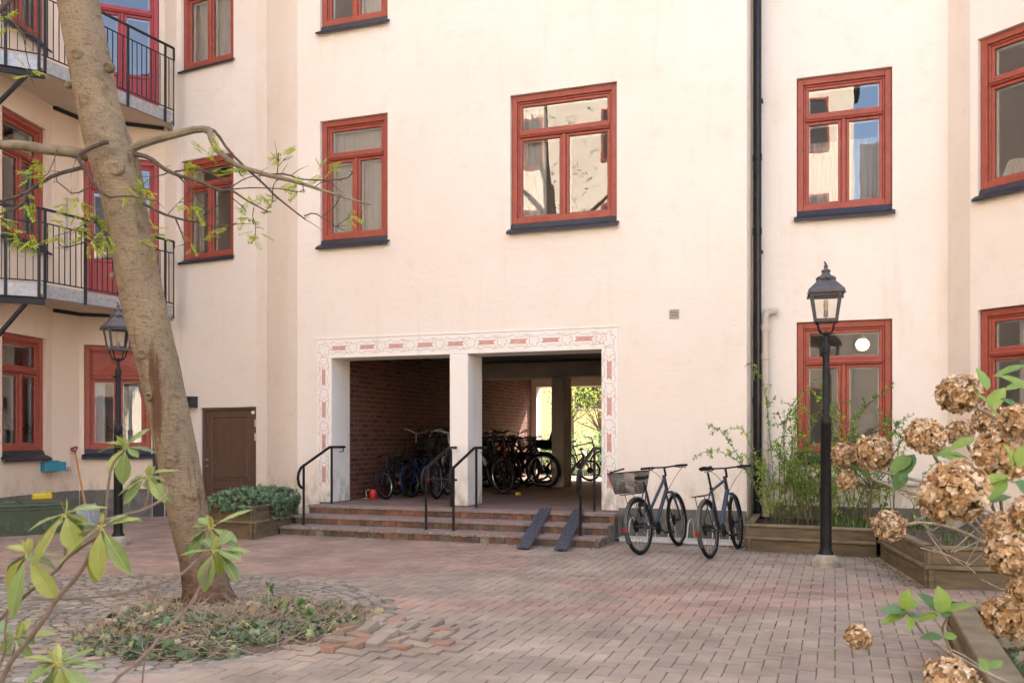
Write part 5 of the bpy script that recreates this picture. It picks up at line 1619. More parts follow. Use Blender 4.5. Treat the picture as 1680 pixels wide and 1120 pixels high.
# ------------------------------------------------------------------ leaning tree
def bark():
    m, n, out = nt('tree_bark'); b = bsdf(n, out, .9, 0, .15)
    co = wpos(n)
    st1 = noi(n, wpos(n, (5, 5, 26)), 1.6, 6, .65)
    big = noi(n, co, 2.6, 4, .6); mid = noi(n, wpos(n, (9, 9, 14)), 1.2, 5, .65)
    col = mixc(n, ramp(n, big, .35, .68), (.43, .33, .215), (.33, .255, .175))
    col = mixc(n, ramp(n, mid, .52, .74), col, (.19, .128, .085))
    col = mixc(n, ramp(n, noi(n, wpos(n, (2.4, 2.4, .9)), 1.5, 4, .6), .60, .80), col, (.27, .255, .09))
    sp = n.nodes.new('ShaderNodeSeparateXYZ'); L(n, co, sp.inputs[0])
    lw = n.nodes.new('ShaderNodeMath'); lw.operation = 'MULTIPLY_ADD'; L(n, big, lw.inputs[0]); lw.inputs[1].default_value = 1.6; L(n, sp.outputs[2], lw.inputs[2])
    col = mixc(n, ramp(n, lw.outputs[0], 1.75, .95), col, mixc(n, ramp(n, mid, .40, .62), (.235, .145, .092), (.105, .062, .042)))
    fine = noi(n, wpos(n, (38, 38, 60)), 1.3, 5, .75)
    col = mixc(n, ramp(n, fine, .50, .74), col, (.17, .12, .08))
    seam = noi(n, wpos(n, (6, 6, .8)), 1.1, 6, .7)
    col = mixc(n, ramp(n, seam, .58, .68), col, (.17, .09, .055))
    col = mixc(n, ramp(n, st1, .63, .70), col, (.14, .095, .065))
    L(n, col, b.inputs['Base Color'])
    ad = n.nodes.new('ShaderNodeMath'); ad.operation = 'ADD'
    L(n, st1, ad.inputs[0]); L(n, noi(n, wpos(n, (20, 20, 30)), 1, 5, .7), ad.inputs[1])
    ad2 = n.nodes.new('ShaderNodeMath'); ad2.operation = 'ADD'; L(n, ad.outputs[0], ad2.inputs[0]); L(n, fine, ad2.inputs[1])
    bump(n, b, ad2.outputs[0], 1.0, .030)
    return m
M['bark'] = bark()
M['branch'] = pmat('branch_bark', (.10, .074, .055), (.052, .040, .032), 14, .9, bmp=.6, bscale=50)
M['limb'] = pmat('limb_bark', (.235, .185, .125), (.13, .105, .07), 9, .9, bmp=.8, bscale=45)
M['treeleaf'] = leafmat('fresh_spring_leaf', (1, 1, 1), (.85, .92, .7), 20, .5, .55)
YT = 7.46
tb = G(343, 1003)
tr = empty('leaning_tree', tb); o0 = Vector(tr.location); o0.z = 0; tr.location.z = 0
tag(tr, 'leaning bare tree with peeling ochre bark and a few fresh yellow-green leaf sprays', 'tree')
cx_pts = [(1035, 347, 118), (1003, 345, 104), (985, 343, 94), (960, 338, 86), (920, 330, 78), (850, 310, 74), (780, 297, 75), (700, 282, 75), (600, 260, 77), (500, 236, 80), (400, 217, 77), (330, 203, 79), (290, 194, 88), (250, 184, 92), (215, 172, 82), (170, 160, 78), (100, 147, 78), (0, 128, 74), (-120, 104, 70), (-260, 82, 64), (-420, 66, 56)]
rings = 0; tv = []; SEG = 84
import bisect
ys = [p[0] for p in cx_pts]
def tint(y):
    for i in range(len(cx_pts) - 1):
        y0, x0, w0 = cx_pts[i]; y1, x1, w1 = cx_pts[i + 1]
        if y1 <= y <= y0:
            t = (y0 - y) / (y0 - y1); return x0 + (x1 - x0) * t, w0 + (w1 - w0) * t
    return cx_pts[-1][1], cx_pts[-1][2]
mb = MB(); y = 1035; rows = []
while y > -420:
    x, w_ = tint(y); c = P(x, y, YT); r = w_ / 2 / F_PX * YT * .86
    rows.append((c, r)); y -= 2.6
vs = []
for i, (c, r) in enumerate(rows):
    for k in range(SEG):
        t = 2 * math.pi * k / SEG
        d = Vector((math.cos(t), math.sin(t), 0))
        q = Vector((d.x * 1.4, d.y * 1.4, c.z * 1.1))
        rr = r * (1 + .035 * noise.noise(q * 1.7) + .030 * noise.noise(q * 6 + Vector((3, 1, 0))) + .012 * noise.noise(Vector((d.x * 6, d.y * 6, c.z * 34))) + .020 * abs(noise.noise(Vector((d.x * 7, d.y * 7, c.z * 22 + 4)))) + .014 * noise.noise(Vector((d.x * 17, d.y * 17, c.z * 70))) - .03 * max(0, noise.noise(Vector((d.x * 3.2, d.y * 3.2, c.z * 2.2 + 9))) - .25))
        if c.z < .25: rr *= 1 + (.25 - max(c.z, -.1)) * (.12 + .75 * max(0, math.sin(t * 4 + .7)) )
        vs.append(c + d * rr - o0)
fs = [(i*SEG+k, i*SEG+(k+1) % SEG, (i+1)*SEG+(k+1) % SEG, (i+1)*SEG+k) for i in range(len(rows) - 1) for k in range(SEG)]
mb.add(vs, fs)
# branch scars and knots
def knot(px, py, s, side):
    x, w_ = tint(py); c = P(px, py, YT - w_ / 2 / F_PX * YT * .82) - o0
    mb.lathe([(s * 1.3, -.03), (s * 1.15, .012), (s * .75, .030), (s * .45, .012), (0, .004)], seg=12, m=Matrix.Translation(c) @ Matrix.Rotation(side, 4, 'Z') @ Matrix.Rotation(rad(90), 4, 'X'))
for px, py, s in ((128, 88, .045), (190, 276, .05), (178, 110, .035), (234, 580, .04), (280, 758, .045), (245, 650, .03)): knot(px, py, s, TH)
for px, py, s in ((112, 140, .035), (186, 452, .032), (176, 118, .03)):
    c = P(px, py, YT) - o0; mb.lathe([(0, -s), (s * .8, -s * .6), (s, 0), (s * .7, s * .7), (0, s)], c, 10)
mb.build('trunk', M['bark'], tr, smooth='all')
def poly(pts, dY=0.0, dY1=None):
    n = len(pts); dY1 = dY if dY1 is None else dY1
    return [P(x, y, YT + dY + (dY1 - dY) * i / max(1, n - 1)) - o0 for i, (x, y) in enumerate(pts)]
def smooth_pts(pts, it=1):
    for _ in range(it):
        o = [pts[0]]
        for i in range(len(pts) - 1):
            o += [pts[i].lerp(pts[i+1], .25), pts[i].lerp(pts[i+1], .75)]
        o.append(pts[-1]); pts = o
    return pts
def branch(pts, w0, w1, dY=0.0, dY1=None, nm='branch', seg=8, mat_='branch'):
    p = smooth_pts(poly(pts, dY, dY1)); n = len(p)
    b = MB(); b.tube([q + rv(.003) for q in p], [(w0 + (w1 - w0) * i / (n - 1)) / 2 / F_PX * YT for i in range(n)], seg)
    if w0 < 9:
        for k in range(4 if n > 8 else 2):
            i = R_.randint(2, n - 1); q = p[i]; d = (p[i] - p[i-1]).normalized() * .6 + rv(.8); Ls_ = R_.uniform(.05, .17)
            e = q + d * Ls_; b.tube([q, q.lerp(e, .5) + rv(.012), e], [.0035, .0025, .0012], 4)
    return b.build(nm, M[mat_], tr, smooth=True)
c3 = lambda L_: [(200 + u / 3.652, 190 + v / 3.652) for u, v in L_]
c2 = lambda L_: [(u / 3.614, 230 + v / 3.614) for u, v in L_]
c1 = lambda L_: [(u / 4.667, v / 4.667) for u, v in L_]
branch(c3([(0, 235), (60, 190), (250, 130), (400, 90), (520, 75), (545, 160), (580, 220), (660, 280), (720, 310), (850, 350), (980, 380), (1080, 405), (1150, 430), (1300, 480), (1400, 505), (1490, 535)]), 15, 2, 0, -.5, mat_='limb')
branch(c3([(515, 74), (570, 100), (640, 210), (760, 330), (850, 410), (930, 490), (1040, 575), (1100, 625)]), 5.5, 2, -.1, -.35)
branch(c3([(850, 350), (1000, 350), (1060, 380), (1180, 390), (1350, 380), (1382, 338)]), 3, 1.6, -.3, -.5)
branch(c3([(1090, 600), (1150, 580), (1220, 620), (1285, 665)]), 2.4, 1.2, -.35, -.4)
branch(c3([(1200, 605), (1270, 550), (1312, 478)]), 1.8, 1.0, -.4, -.45)
branch(c3([(1285, 665), (1330, 630), (1370, 610)]), 1.4, .8, -.4)
branch(c3([(1150, 430), (1195, 395), (1240, 390)]), 2, 1, -.4)
branch(c3([(70, 225), (170, 250), (240, 310), (330, 355), (430, 380), (520, 420), (600, 450), (660, 445), (720, 490), (870, 575)]), 8, 1.8, -.05, -.6)
branch(c3([(330, 355), (430, 460), (520, 570), (585, 630)]), 3, 1, -.2, -.3)
branch(c3([(320, 335), (450, 315), (560, 350), (650, 420)]), 3.4, 1.2, -.15, -.35)
branch(c3([(650, 430), (740, 370), (850, 360)]), 2.2, 1, -.4)
branch(c3([(600, 450), (680, 510), (740, 560)]), 2.4, 1, -.4)
branch(c3([(650, 440), (820, 430), (980, 440), (1060, 460), (1090, 440)]), 2.2, 1, -.4, -.55)
branch(c3([(900, 480), (910, 400), (960, 370)]), 1.8, .9, -.3)
branch(c3([(930, 348), (935, 290), (940, 222)]), 2, 1, -.35); branch(c3([(936, 300), (975, 258)]), 1.4, .8, -.35)
branch(c3([(120, 520), (230, 580), (340, 620), (480, 640), (560, 665), (630, 660), (690, 640)]), 5, 1, -.1, -.4)
branch(c3([(325, 622), (360, 710), (388, 788)]), 3, 1.4, -.2, -.25)
branch(c3([(450, 630), (510, 580), (560, 540), (605, 540)]), 1.8, .8, -.25, -.4)
branch(c3([(270, 345), (180, 370), (130, 410)]), 2.2, 1, -.15, -.3)
branch(c3([(275, 590), (340, 520)]), 1.6, .8, -.15)
branch(c3([(790, 550), (780, 600), (800, 650), (798, 725)]), 1.6, .9, -.4)
branch(c3([(690, 300), (715, 360)]), 2, 1, -.3); branch(c3([(860, 575), (900, 520)]), 1.4, .8, -.5)
branch(c2([(520, 95), (450, 72), (300, 60), (150, 30), (-20, 30), (-120, 10)]), 20, 13, 0, -.3, mat_='limb', seg=12)
branch(c2([(500, 160), (330, 200), (230, 260), (150, 320), (0, 365), (-60, 380)]), 7, 4, 0, -.3)
branch(c2([(155, 325), (135, 385), (0, 440), (-40, 450)]), 4.4, 3, -.2, -.3)
branch(c2([(140, 380), (160, 430), (210, 515)]), 3, 1.5, -.25)
branch(c2([(645, 12), (600, 20), (460, 80), (480, 140), (540, 230), (590, 300), (650, 340)]), 8, 4, -.26, -.36)
branch(c2([(650, 340), (760, 330), (850, 345), (930, 360)]), 3, 1, -.36, -.42)
branch(c2([(560, 260), (440, 330), (380, 280), (330, 240), (340, 200)]), 2.6, 1.2, -.2, -.3)
branch(c2([(645, 560), (530, 600), (380, 640), (340, 605)]), 3, 1.2, -.2, -.3)
branch(c2([(600, 400), (560, 470), (430, 540), (320, 570)]), 2, .8, -.25, -.35)
branch(c2([(340, 60), (320, 130), (270, 220), (200, 240)]), 1.8, .8, -.2, -.3)
branch(c1([(-40, 110), (0, 75), (50, 20), (100, -30)]), 10, 8, .1, .2)
branch(c1([(30, 90), (130, 200), (180, 270), (205, 450), (245, 570)]), 2.4, 1.2, .05, -.1)
# limbs above the picture
for (a, b, c) in (((100, -150), (240, -320), (420, -520)), ((85, -260), (-60, -420), (-260, -560)), ((70, -380), (120, -560), (180, -760)), ((66, -400), (0, -560), (-60, -800))):
    branch([a, b, c], 30, 8, 0, R_.uniform(-1.2, .6))
lf = MB()
def pinnate(p, d, Ln, col):
    d = Vector(d).normalized(); up = (Vector((0, 0, 1)) + rv(.35)); s = d.cross(up).normalized()
    lf.tube([p, p + d * Ln - Vector((0, 0, .08 * Ln))], .0012, 3, (.5, .5, .15))
    for k in range(6):
        t = .2 + .8 * k / 5; b0 = p + d * (Ln * t) - Vector((0, 0, .08 * Ln * t * t))
        for sg in (-1, 1):
            leaf_ovate(lf, b0, d * .55 + s * sg * .9 + rv(.2), up, Ln * .38 * (1 - .35 * abs(t - .5)), Ln * .17, cvar(col, .18), seg=2, droop=.2)
    leaf_ovate(lf, p + d * Ln, d, up, Ln * .34, Ln * .13, cvar(col), seg=2)
TC = ((.44, .54, .06), (.52, .58, .08), (.38, .50, .05), (.56, .54, .10))
spots = [(54, 120), (10, 40), (2, 30), (64, 267), (42, 288), (64, 285), (50, 332), (5, 361), (30, 396), (55, 388), (83, 388), (97, 341), (130, 330), (133, 354), (138, 385), (105, 388), (166, 404), (166, 363), (210, 307), (246, 316), (252, 379), (254, 399), (91, 360), (320, 242), (351, 242), (310, 264), (359, 278), (381, 278), (318, 342), (348, 382), (312, 401), (403, 321), (430, 321), (419, 379), (426, 393), (401, 354), (540, 278), (523, 280), (575, 357), (487, 305), (449, 341), (466, 256), (125, 372), (40, 404), (150, 395), (120, 372), (175, 390), (25, 380), (240, 308), (222, 305)]
for x, y in spots:
    c = P(x, y, YT - R_.uniform(.1, .4)) - o0
    for k in range(R_.randint(3, 5)):
        pinnate(c + rv(.03), rv() * .9 + Vector((R_.uniform(-.8, .8), 0, -.12)), R_.uniform(.07, .125), R_.choice(TC))
for i in range(150):
    c = P(R_.gauss(100, 260), R_.uniform(-760, -160), YT + R_.gauss(0, .8)) - o0
    for k in range(2): pinnate(c + rv(.05), rv(), R_.uniform(.08, .13), R_.choice(TC))
lf.build('foliage', M['treeleaf'], tr)

# ground cover round the foot of the tree
gc = MB(); gd = MB(); cG = G(352, 1030)
def moundh(x, y):
    X, Y = camXY(x, y); d = math.hypot((X + 2.18) / 1.05, (Y - 6.84) / 1.0)
    return max(0, 1 - d) ** .7 * .055 * (1 + .5 * noise.noise(Vector((x * 3, y * 3, 0)))) if d < 1 else -1
for i in range(44):
    for j in range(44):
        X0, Y0 = -3.3 + i * .052, 5.8 + j * .048
        ps = [c2w(X0 + a * .052, Y0 + b * .048) for a, b in ((0, 0), (1, 0), (1, 1), (0, 1))]
        hs = [moundh(p.x, p.y) for p in ps]
        if max(hs) < 0: continue
        for p, h in zip(ps, hs): p.z = max(h, 0) + (.012 if h >= 0 else -.02)
        gd.quad(*ps)
M['litter'] = pmat('leaf_litter_soil', (.20, .150, .105), (.10, .078, .055), 24, .97, bmp=1, bscale=60, bdist=.03)
tag(gd.build('leaf_litter', M['litter'], smooth='all'), 'brown leaf litter and soil heaped round the foot of the leaning tree', 'litter', kind='stuff')
for i in range(1650):
    a = R_.uniform(0, 2 * math.pi); r = math.sqrt(R_.random()) * (1.02 + .12 * math.sin(a * 3 + 1) + .10 * noise.noise(Vector((math.cos(a) * 2, math.sin(a) * 2, 7))))
    X, Y = -2.18 + 1.05 * r * math.cos(a), 6.84 + 1.0 * r * math.sin(a)
    p = c2w(X, Y); h = max(0, moundh(p.x, p.y)); p.z = h + R_.uniform(.0, .055)
    clump = noise.noise(Vector((p.x * 2.6, p.y * 2.6, 5)))
    green = clump > -.01 + (.35 if Y > 7.0 else 0) - (.22 if X > -2.6 and Y < 6.8 else 0)
    if not green:
        if R_.random() < .45: continue
        c = R_.choice(((.38, .29, .18), (.30, .20, .11), (.46, .38, .26), (.24, .15, .08), (.34, .27, .18)))
    else: c = R_.choice(((.095, .135, .058), (.125, .165, .07), (.065, .095, .045), (.34, .32, .14), (.15, .20, .11), (.16, .20, .14)))
    ivy_leaf(gc, p, rv() * .9 + Vector((0, -.35, .9)), R_.uniform(.034, .088), cvar(c, .25))
tag(gc.build('ivy_ground_cover', M['ivy']), 'low ivy and fallen leaves scattered round the foot of the leaning tree', 'ivy', kind='stuff')
tw = MB()
for i in range(1150):
    a = R_.uniform(0, 2 * math.pi); r = R_.random() ** .75 * 1.06
    X, Y = -2.18 + 1.08 * r * math.cos(a), 6.84 + 1.03 * r * math.sin(a)
    p = c2w(X, Y); p.z = max(0, moundh(p.x, p.y)) + .015
    d = rv(); d.z = abs(d.z) * .5; Ln = R_.uniform(.08, .36)
    tw.tube([p, p + d * Ln * .5 + rv(.02), p + d * Ln + rv(.03)], [.003, .0025, .0012], 4)
for (a, b) in (((530, 1040), (572, 1015)), ((520, 1062), (560, 1045)), ((250, 960), (268, 990)), ((235, 955), (243, 1000))):
    tw.tube([G(*a) + Vector((0, 0, .03)), G((a[0] + b[0]) / 2, (a[1] + b[1]) / 2) + Vector((0, 0, .06)), G(*b) + Vector((0, 0, .03))], .008, 5)
tag(tw.build('fallen_twigs', M['greytwig'], smooth=True), 'thin dead twigs strewn over the ivy round the leaning tree', 'twigs', kind='stuff')
sp_ = MB(); sl2 = MB()
for (x, y, h) in ((442, 1010, 52), (470, 1025, 30), (488, 1025, 36), (505, 1030, 30), (455, 1015, 22)):
    b0 = G(x, y); b0.z = .04; Y_ = F_PX * CAMH / (y - YH); e = P(x + R_.uniform(-4, 4), y - h, Y_)
    sp_.tube([b0, (b0 + e) / 2 + rv(.01), e], .004, 5, (.5, .5, .3))
    for k in range(8): leaf_ovate(sp_, b0.lerp(e, R_.uniform(.4, 1)), rv() + Vector((0, 0, .3)), rv(), R_.uniform(.05, .085), .04, cvar((.13, .20, .07)), seg=2)
tag(sp_.build('seedling', M['ivy']), 'upright leafy seedlings at the right edge of the ivy under the leaning tree', 'seedlings', kind='stuff')
# grit and dead bits lying on the paving along the steps, the rack and the planters
gv = MB()
def grit(x, y, s0, s1):
    sz = R_.uniform(s0, s1); gg = R_.uniform(.6, 1.3); c = R_.choice(((.20, .165, .12), (.28, .23, .17), (.13, .10, .075), (.17, .16, .08)))
    gv.lathe([(0, -.002), (sz, sz * .2), (sz * .7, sz * .7), (0, sz * .8)], (x, y, 0), 5, col=tuple(v * gg for v in c), rot=R_.random() * 3)
for i in range(420): grit(R_.uniform(-2.85, -1.05), -.02 - abs(R_.gauss(0, .28)), .004, .016)
for i in range(260): grit(R_.uniform(-7.6, -2.8), NY[2] - .02 - abs(R_.gauss(0, .07)), .003, .012)
for i in range(240): t_ = R_.random(); grit(.47 + .33 * t_ - abs(R_.gauss(0, .10)), -1.2 - 2.1 * t_ - abs(R_.gauss(0, .05)), .004, .014)
for i in range(160): grit(R_.uniform(-1.0, .45), -1.08 - abs(R_.gauss(0, .06)), .004, .014)
tag(gv.build('grit', M['cobble']), 'loose grit and soil gathered on the paving along the steps, the rack and the planters', 'grit', kind='stuff')
lv_ = MB()
for i in range(240):
    X, Y = R_.uniform(-4, 4), R_.uniform(5, 11.5); p = c2w(X, Y); p.z = .006
    if p.y > -1.5 or R_.random() < .2: continue
    d = Vector((R_.gauss(0, 1), R_.gauss(0, 1), .02))
    leaf_ovate(lv_, p, d, Vector((0, 0, 1)) + rv(.3), R_.uniform(.012, .04), R_.uniform(.006, .018), cvar(R_.choice(((.30, .22, .12), (.16, .10, .06), (.46, .40, .28), (.24, .25, .10))), .2), seg=2, droop=-.1)
tag(lv_.build('fallen_leaves', M['ivy']), 'tiny dead leaves and bits scattered over the brick paving', 'leaves', kind='stuff')
# ------------------------------------------------------------------ rhododendron at the lower left, close to the camera
rh = empty('rhododendron', c2w(-1.75, 1.75, 0)); o0 = Vector(rh.location)
tag(rh, 'rhododendron with whorls of long leathery leaves close by at the lower left corner', 'shrub')
rs_ = MB()
def stem(pts, w0, w1, Y0, Y1=None):
    Y1 = Y0 if Y1 is None else Y1; n = len(pts)
    p = smooth_pts([P(x, y, Y0 + (Y1 - Y0) * i / (n - 1)) - o0 for i, (x, y) in enumerate(pts)])
    m = len(p); rs_.tube(p, [(w0 + (w1 - w0) * i / (m - 1)) / 2 / F_PX * (Y0 + Y1) / 2 for i in range(m)], 8)
rooty = [( -60, 1500), (-40, 1240)]
stem([(-120, 1750), (-60, 1300), (0, 1106), (69, 1022), (94, 980), (130, 943), (157, 892), (167, 865)], 10, 5, 1.85)
stem([(-90, 1400), (-30, 1050), (0, 1014), (60, 960), (94, 935), (108, 915), (160, 880)], 7, 4, 1.95, 1.85)
stem([(108, 915), (105, 870), (106, 845)], 5, 4, 1.9)
stem([(51, 983), (157, 980), (220, 969), (291, 947), (318, 924), (330, 905), (344, 868)], 3.5, 5, 1.85, 2.05)
stem([(120, 1400), (150, 1180), (181, 1120), (236, 1077), (275, 1030), (314, 990), (330, 959), (349, 910)], 6, 5, 1.8, 2.0)
stem([(225, 1300), (232, 1120), (243, 1050), (248, 990), (262, 960)], 3.5, 1.5, 2.1)
stem([(172, 853), (200, 845), (236, 837), (275, 814), (272, 796)], 5, 4, 2.0, 2.1); stem([(236, 837), (245, 812), (241, 786)], 4.5, 3.5, 2.08)
stem([(173, 850), (177, 800), (183, 762), (200, 742)], 5, 3.5, 2.05)
stem([(-30, 1130), (10, 1080), (8, 1020), (20, 985), (27, 935), (40, 915)], 4, 3, 1.9)
stem([(-20, 1150), (15, 1100), (24, 1060)], 4, 3, 2.0); stem([(40, 1300), (70, 1180), (94, 1100)], 6, 4, 1.65)
rs_.build('stem', M['rhostem'], rh, smooth=True)
lfm = MB(); yel = MB()
RC = ((.16, .235, .075), (.20, .275, .09), (.13, .20, .07), (.27, .32, .09), (.30, .33, .08))
def whorl(px, py, Y, sz, leaves, face=None):
    leaves = [(a_, b_2, w * .86, z_, c_) for a_, b_2, w, z_, c_ in leaves] + [(R_.choice((-1, 1)) * R_.uniform(20, 62), R_.uniform(-20, 50), R_.uniform(16, 26), R_.uniform(.1, .6), R_.randint(0, 4)) for _ in range(3)]
    c = P(px, py, Y) - o0; s = Y / F_PX
    axis = rv(.25) + Vector((0, 0, 1))
    for (dx, dy, w, dz, ci) in leaves:
        # each leaf by its direction in the view (right, down), with some depth
        d = Vector((CT * dx, ST * dx, -dy)); Ln = d.length * s * sz
        d = d.normalized() + Vector((-ST, CT, 0)) * dz
        up = Vector((ST * .3, -CT * .3, 1)) + rv(.15) if abs(dy) < abs(dx) * 1.2 else Vector((ST * .8, -CT * .8, .5)) + rv(.2)
        b0 = c + d.normalized() * Ln * .13
        lfm.tube([c, b0], .0022, 4, (.45, .42, .14))
        leaf_ovate(lfm, b0, d, up, Ln * .9 * math.sqrt(1 + dz * dz), w * s * sz, cvar(RC[ci], .10), droop=(dr_ := .10 + .1 * R_.random()), fold=.22, seg=8, belly=.56)
        dn = d.normalized(); sd3 = dn.cross(up).normalized(); un = sd3.cross(dn).normalized(); LL = Ln * .9 * math.sqrt(1 + dz * dz)
        lfm.tube([b0 + dn * (LL * t) - un * (dr_ * LL * t * t - .0006) for t in (0, .25, .5, .75, .97)], [.0013, .0011, .0009, .0007, .0004], 4, (.42, .44, .20))
    for k in range(3):
        leaf_ovate(lfm, c, axis + rv(.5), rv(), .035, .014, (.40, .42, .13), seg=3)
whorl(106, 843, 1.88, 1, [(-62, 20, 24, -.1, 1), (60, -18, 17, .2, 3), (-50, 38, 14, .1, 3), (28, 58, 40, -.3, 4), (24, 36, 32, .1, 0), (-30, 8, 16, .5, 1), (-48, 78, 22, -.2, 4), (8, -6, 14, .6, 1)])
whorl(166, 863, 1.85, 1, [(-72, 58, 30, -.15, 3), (48, 74, 30, -.15, 1), (2, 82, 36, -.3, 4), (-8, 50, 30, .2, 1), (58, -14, 12, .3, 1), (-58, -8, 14, .4, 0), (32, -22, 14, .5, 1), (-20, 96, 34, .1, 4)])
whorl(45, 908, 1.9, 1, [(-18, 98, 34, -.3, 1), (56, 70, 36, -.3, 3), (-46, 62, 34, .1, 4), (58, -70, 12, .2, 3), (-40, 12, 16, .4, 0), (50, 2, 12, .4, 1), (0, -20, 14, .5, 0), (22, 10, 28, -.2, 1)])
whorl(206, 733, 2.12, 1.0, [(-28, 40, 24, -.2, 3), (-2, 58, 30, -.2, 1), (32, -32, 22, .2, 0), (22, 14, 22, -.1, 1), (-24, 12, 14, .3, 0), (-8, -14, 20, .4, 1), (-34, -2, 10, .1, 3)])
whorl(241, 780, 2.1, 1.0, [(-48, 26, 26, -.1, 4), (-34, 10, 26, .2, 1), (30, -12, 18, .4, 1), (34, 40, 30, -.2, 4), (-36, 44, 20, -.2, 0), (10, 18, 28, -.2, 1), (48, -14, 10, .2, 3)])
whorl(345, 865, 2.05, 1.0, [(-34, -4, 16, .3, 0), (-34, 18, 22, -.1, 1), (60, -34, 14, .2, 1), (-38, 46, 26, -.1, 0), (46, 18, 28, -.2, 1), (54, 40, 20, .1, 0), (12, 42, 30, -.2, 3), (-22, -18, 18, .4, 1)])
whorl(351, 902, 2.0, 1.0, [(-54, 2, 18, -.1, 1), (-14, 62, 36, -.3, 1), (46, 10, 34, -.1, 1), (44, 48, 30, .0, 0), (-24, 28, 22, .3, 3), (22, -30, 20, .4, 1), (6, 42, 30, .2, 4)])
whorl(26, 1045, 2.0, 1.0, [(-36, -30, 26, -.1, 1), (30, 8, 34, -.1, 0), (-20, 24, 26, -.2, 1), (16, -28, 20, .3, 4), (50, -8, 10, .3, 1), (20, 34, 18, .2, 1)])
whorl(95, 1088, 1.6, 1.0, [(-50, 26, 40, -.2, 1), (24, 60, 40, -.2, 4), (-16, 66, 40, -.1, 0), (66, 4, 18, .3, 1), (52, -24, 16, .2, 0), (60, 44, 34, -.1, 3), (-60, -14, 22, .2, 4), (-40, -2, 26, .4, 1), (10, -20, 20, .5, 0)])
lfm.build('foliage', M['rholeaf'], rh, smooth='all')

# ------------------------------------------------------------------ hydrangeas
def head_mesh(seed, n=330, petal=.0135):
    R2 = random.Random(seed); mb = MB()
    def rvv():
        while True:
            v = Vector((R2.uniform(-1, 1), R2.uniform(-1, 1), R2.uniform(-1, 1)))
            if .05 < v.length < 1: return v.normalized()
    ph = R2.uniform(0, 9)
    for i in range(n):
        inner = i < n * .25
        z = 1 - 2 * (i + .5) / n; a = 2.39996 * i + ph + R2.uniform(-.2, .2); rr = math.sqrt(max(0, 1 - z * z))
        nrm = Vector((rr * math.cos(a), rr * math.sin(a), z)); 
        rad_ = .075 * (1 + .14 * noise.noise(nrm * 2 + Vector((seed, 0, 0)))) * (R2.uniform(.84, 1.04))
        if R2.random() < .2: rad_ *= .82
        c = nrm * rad_; c.z *= .88
        nn = (nrm + rvv() * .55).normalized(); t = nn.cross(rvv()).normalized(); b = nn.cross(t)
        base = R2.choice(((.68, .48, .285), (.58, .385, .205), (.76, .59, .40), (.44, .27, .135), (.82, .70, .54)))
        for k in range(4):
            a2 = math.pi / 2 * k + R2.uniform(-.25, .25); d = t * math.cos(a2) + b * math.sin(a2); s = nn.cross(d)
            Lp = petal * R2.uniform(.8, 1.25); Wp = Lp * R2.uniform(.75, 1.0); cu = R2.uniform(-.15, .55)
            g_ = R2.uniform(.72, 1.25)
            vs = [c, c + d * Lp * .45 - s * Wp * .5 + nn * Lp * .10, c + d * Lp * .95 - s * Wp * .30 + nn * Lp * cu, c + d * Lp * 1.05 + nn * Lp * cu * .8, c + d * Lp * .95 + s * Wp * .30 + nn * Lp * cu, c + d * Lp * .45 + s * Wp * .5 + nn * Lp * .10, c + d * Lp * .5]
            mb.add(vs, [(0, 1, 6), (1, 2, 6), (2, 3, 6), (3, 4, 6), (4, 5, 6), (5, 0, 6)], tuple(v * g_ for v in base))
        mb.tube([nrm * .012, c], .0012, 3, (.30, .20, .12), cap=False)
    return mb.mesh('flower_head_mesh', M['dry'], 'all')
HM = [head_mesh(s_) for s_ in range(5)]
def shrub_h(name, root, label, heads, stems, leaves):
    t = empty(name, root); o0 = Vector(t.location)
    tag(t, label, 'hydrangea')
    sm = MB(); lm = MB()
    for (pts, w0, w1, Y0, Y1) in stems:
        n = len(pts); p = smooth_pts([P(x, y, Y0 + (Y1 - Y0) * i / (n - 1)) - o0 for i, (x, y) in enumerate(pts)]); m = len(p)
        sm.tube(p, [(w0 + (w1 - w0) * i / (m - 1)) / 2 / F_PX * (Y0 + Y1) / 2 for i in range(m)], 7)
    for i, (x, y, dpx, Y) in enumerate(heads):
        c = P(x, y, Y)
        o = bpy.data.objects.new('flower_head', HM[i % 5]); COL.objects.link(o); o.parent = t
        r = dpx / 2 / F_PX * Y / .083
        o.location = c - o0; o.scale = (r, r, r); o.rotation_euler = (R_.uniform(-.6, .6), R_.uniform(-.6, .6), R_.uniform(0, 6))
    for (x, y, Y, dx, dy, w, dz, ci) in leaves:
        c = P(x, y, Y) - o0; s = Y / F_PX
        d = Vector((CT * dx, ST * dx, -dy)); Ln = d.length * s; d = d.normalized() + Vector((-ST, CT, 0)) * dz
        up = Vector((ST * .5, -CT * .5, .9)) + rv(.2)
        leaf_ovate(lm, c, d, up, Ln * math.sqrt(1 + dz * dz), w * s * 1.05, cvar(((.17, .29, .075), (.235, .37, .085), (.13, .25, .10), (.31, .43, .09))[ci], .12), droop=.15, fold=.25, seg=7, belly=.42)
    sm.build('stem', M['greytwig'], t, smooth=True)
    if leaves: lm.build('foliage', M['hydleaf'], t, smooth='all')
    return t
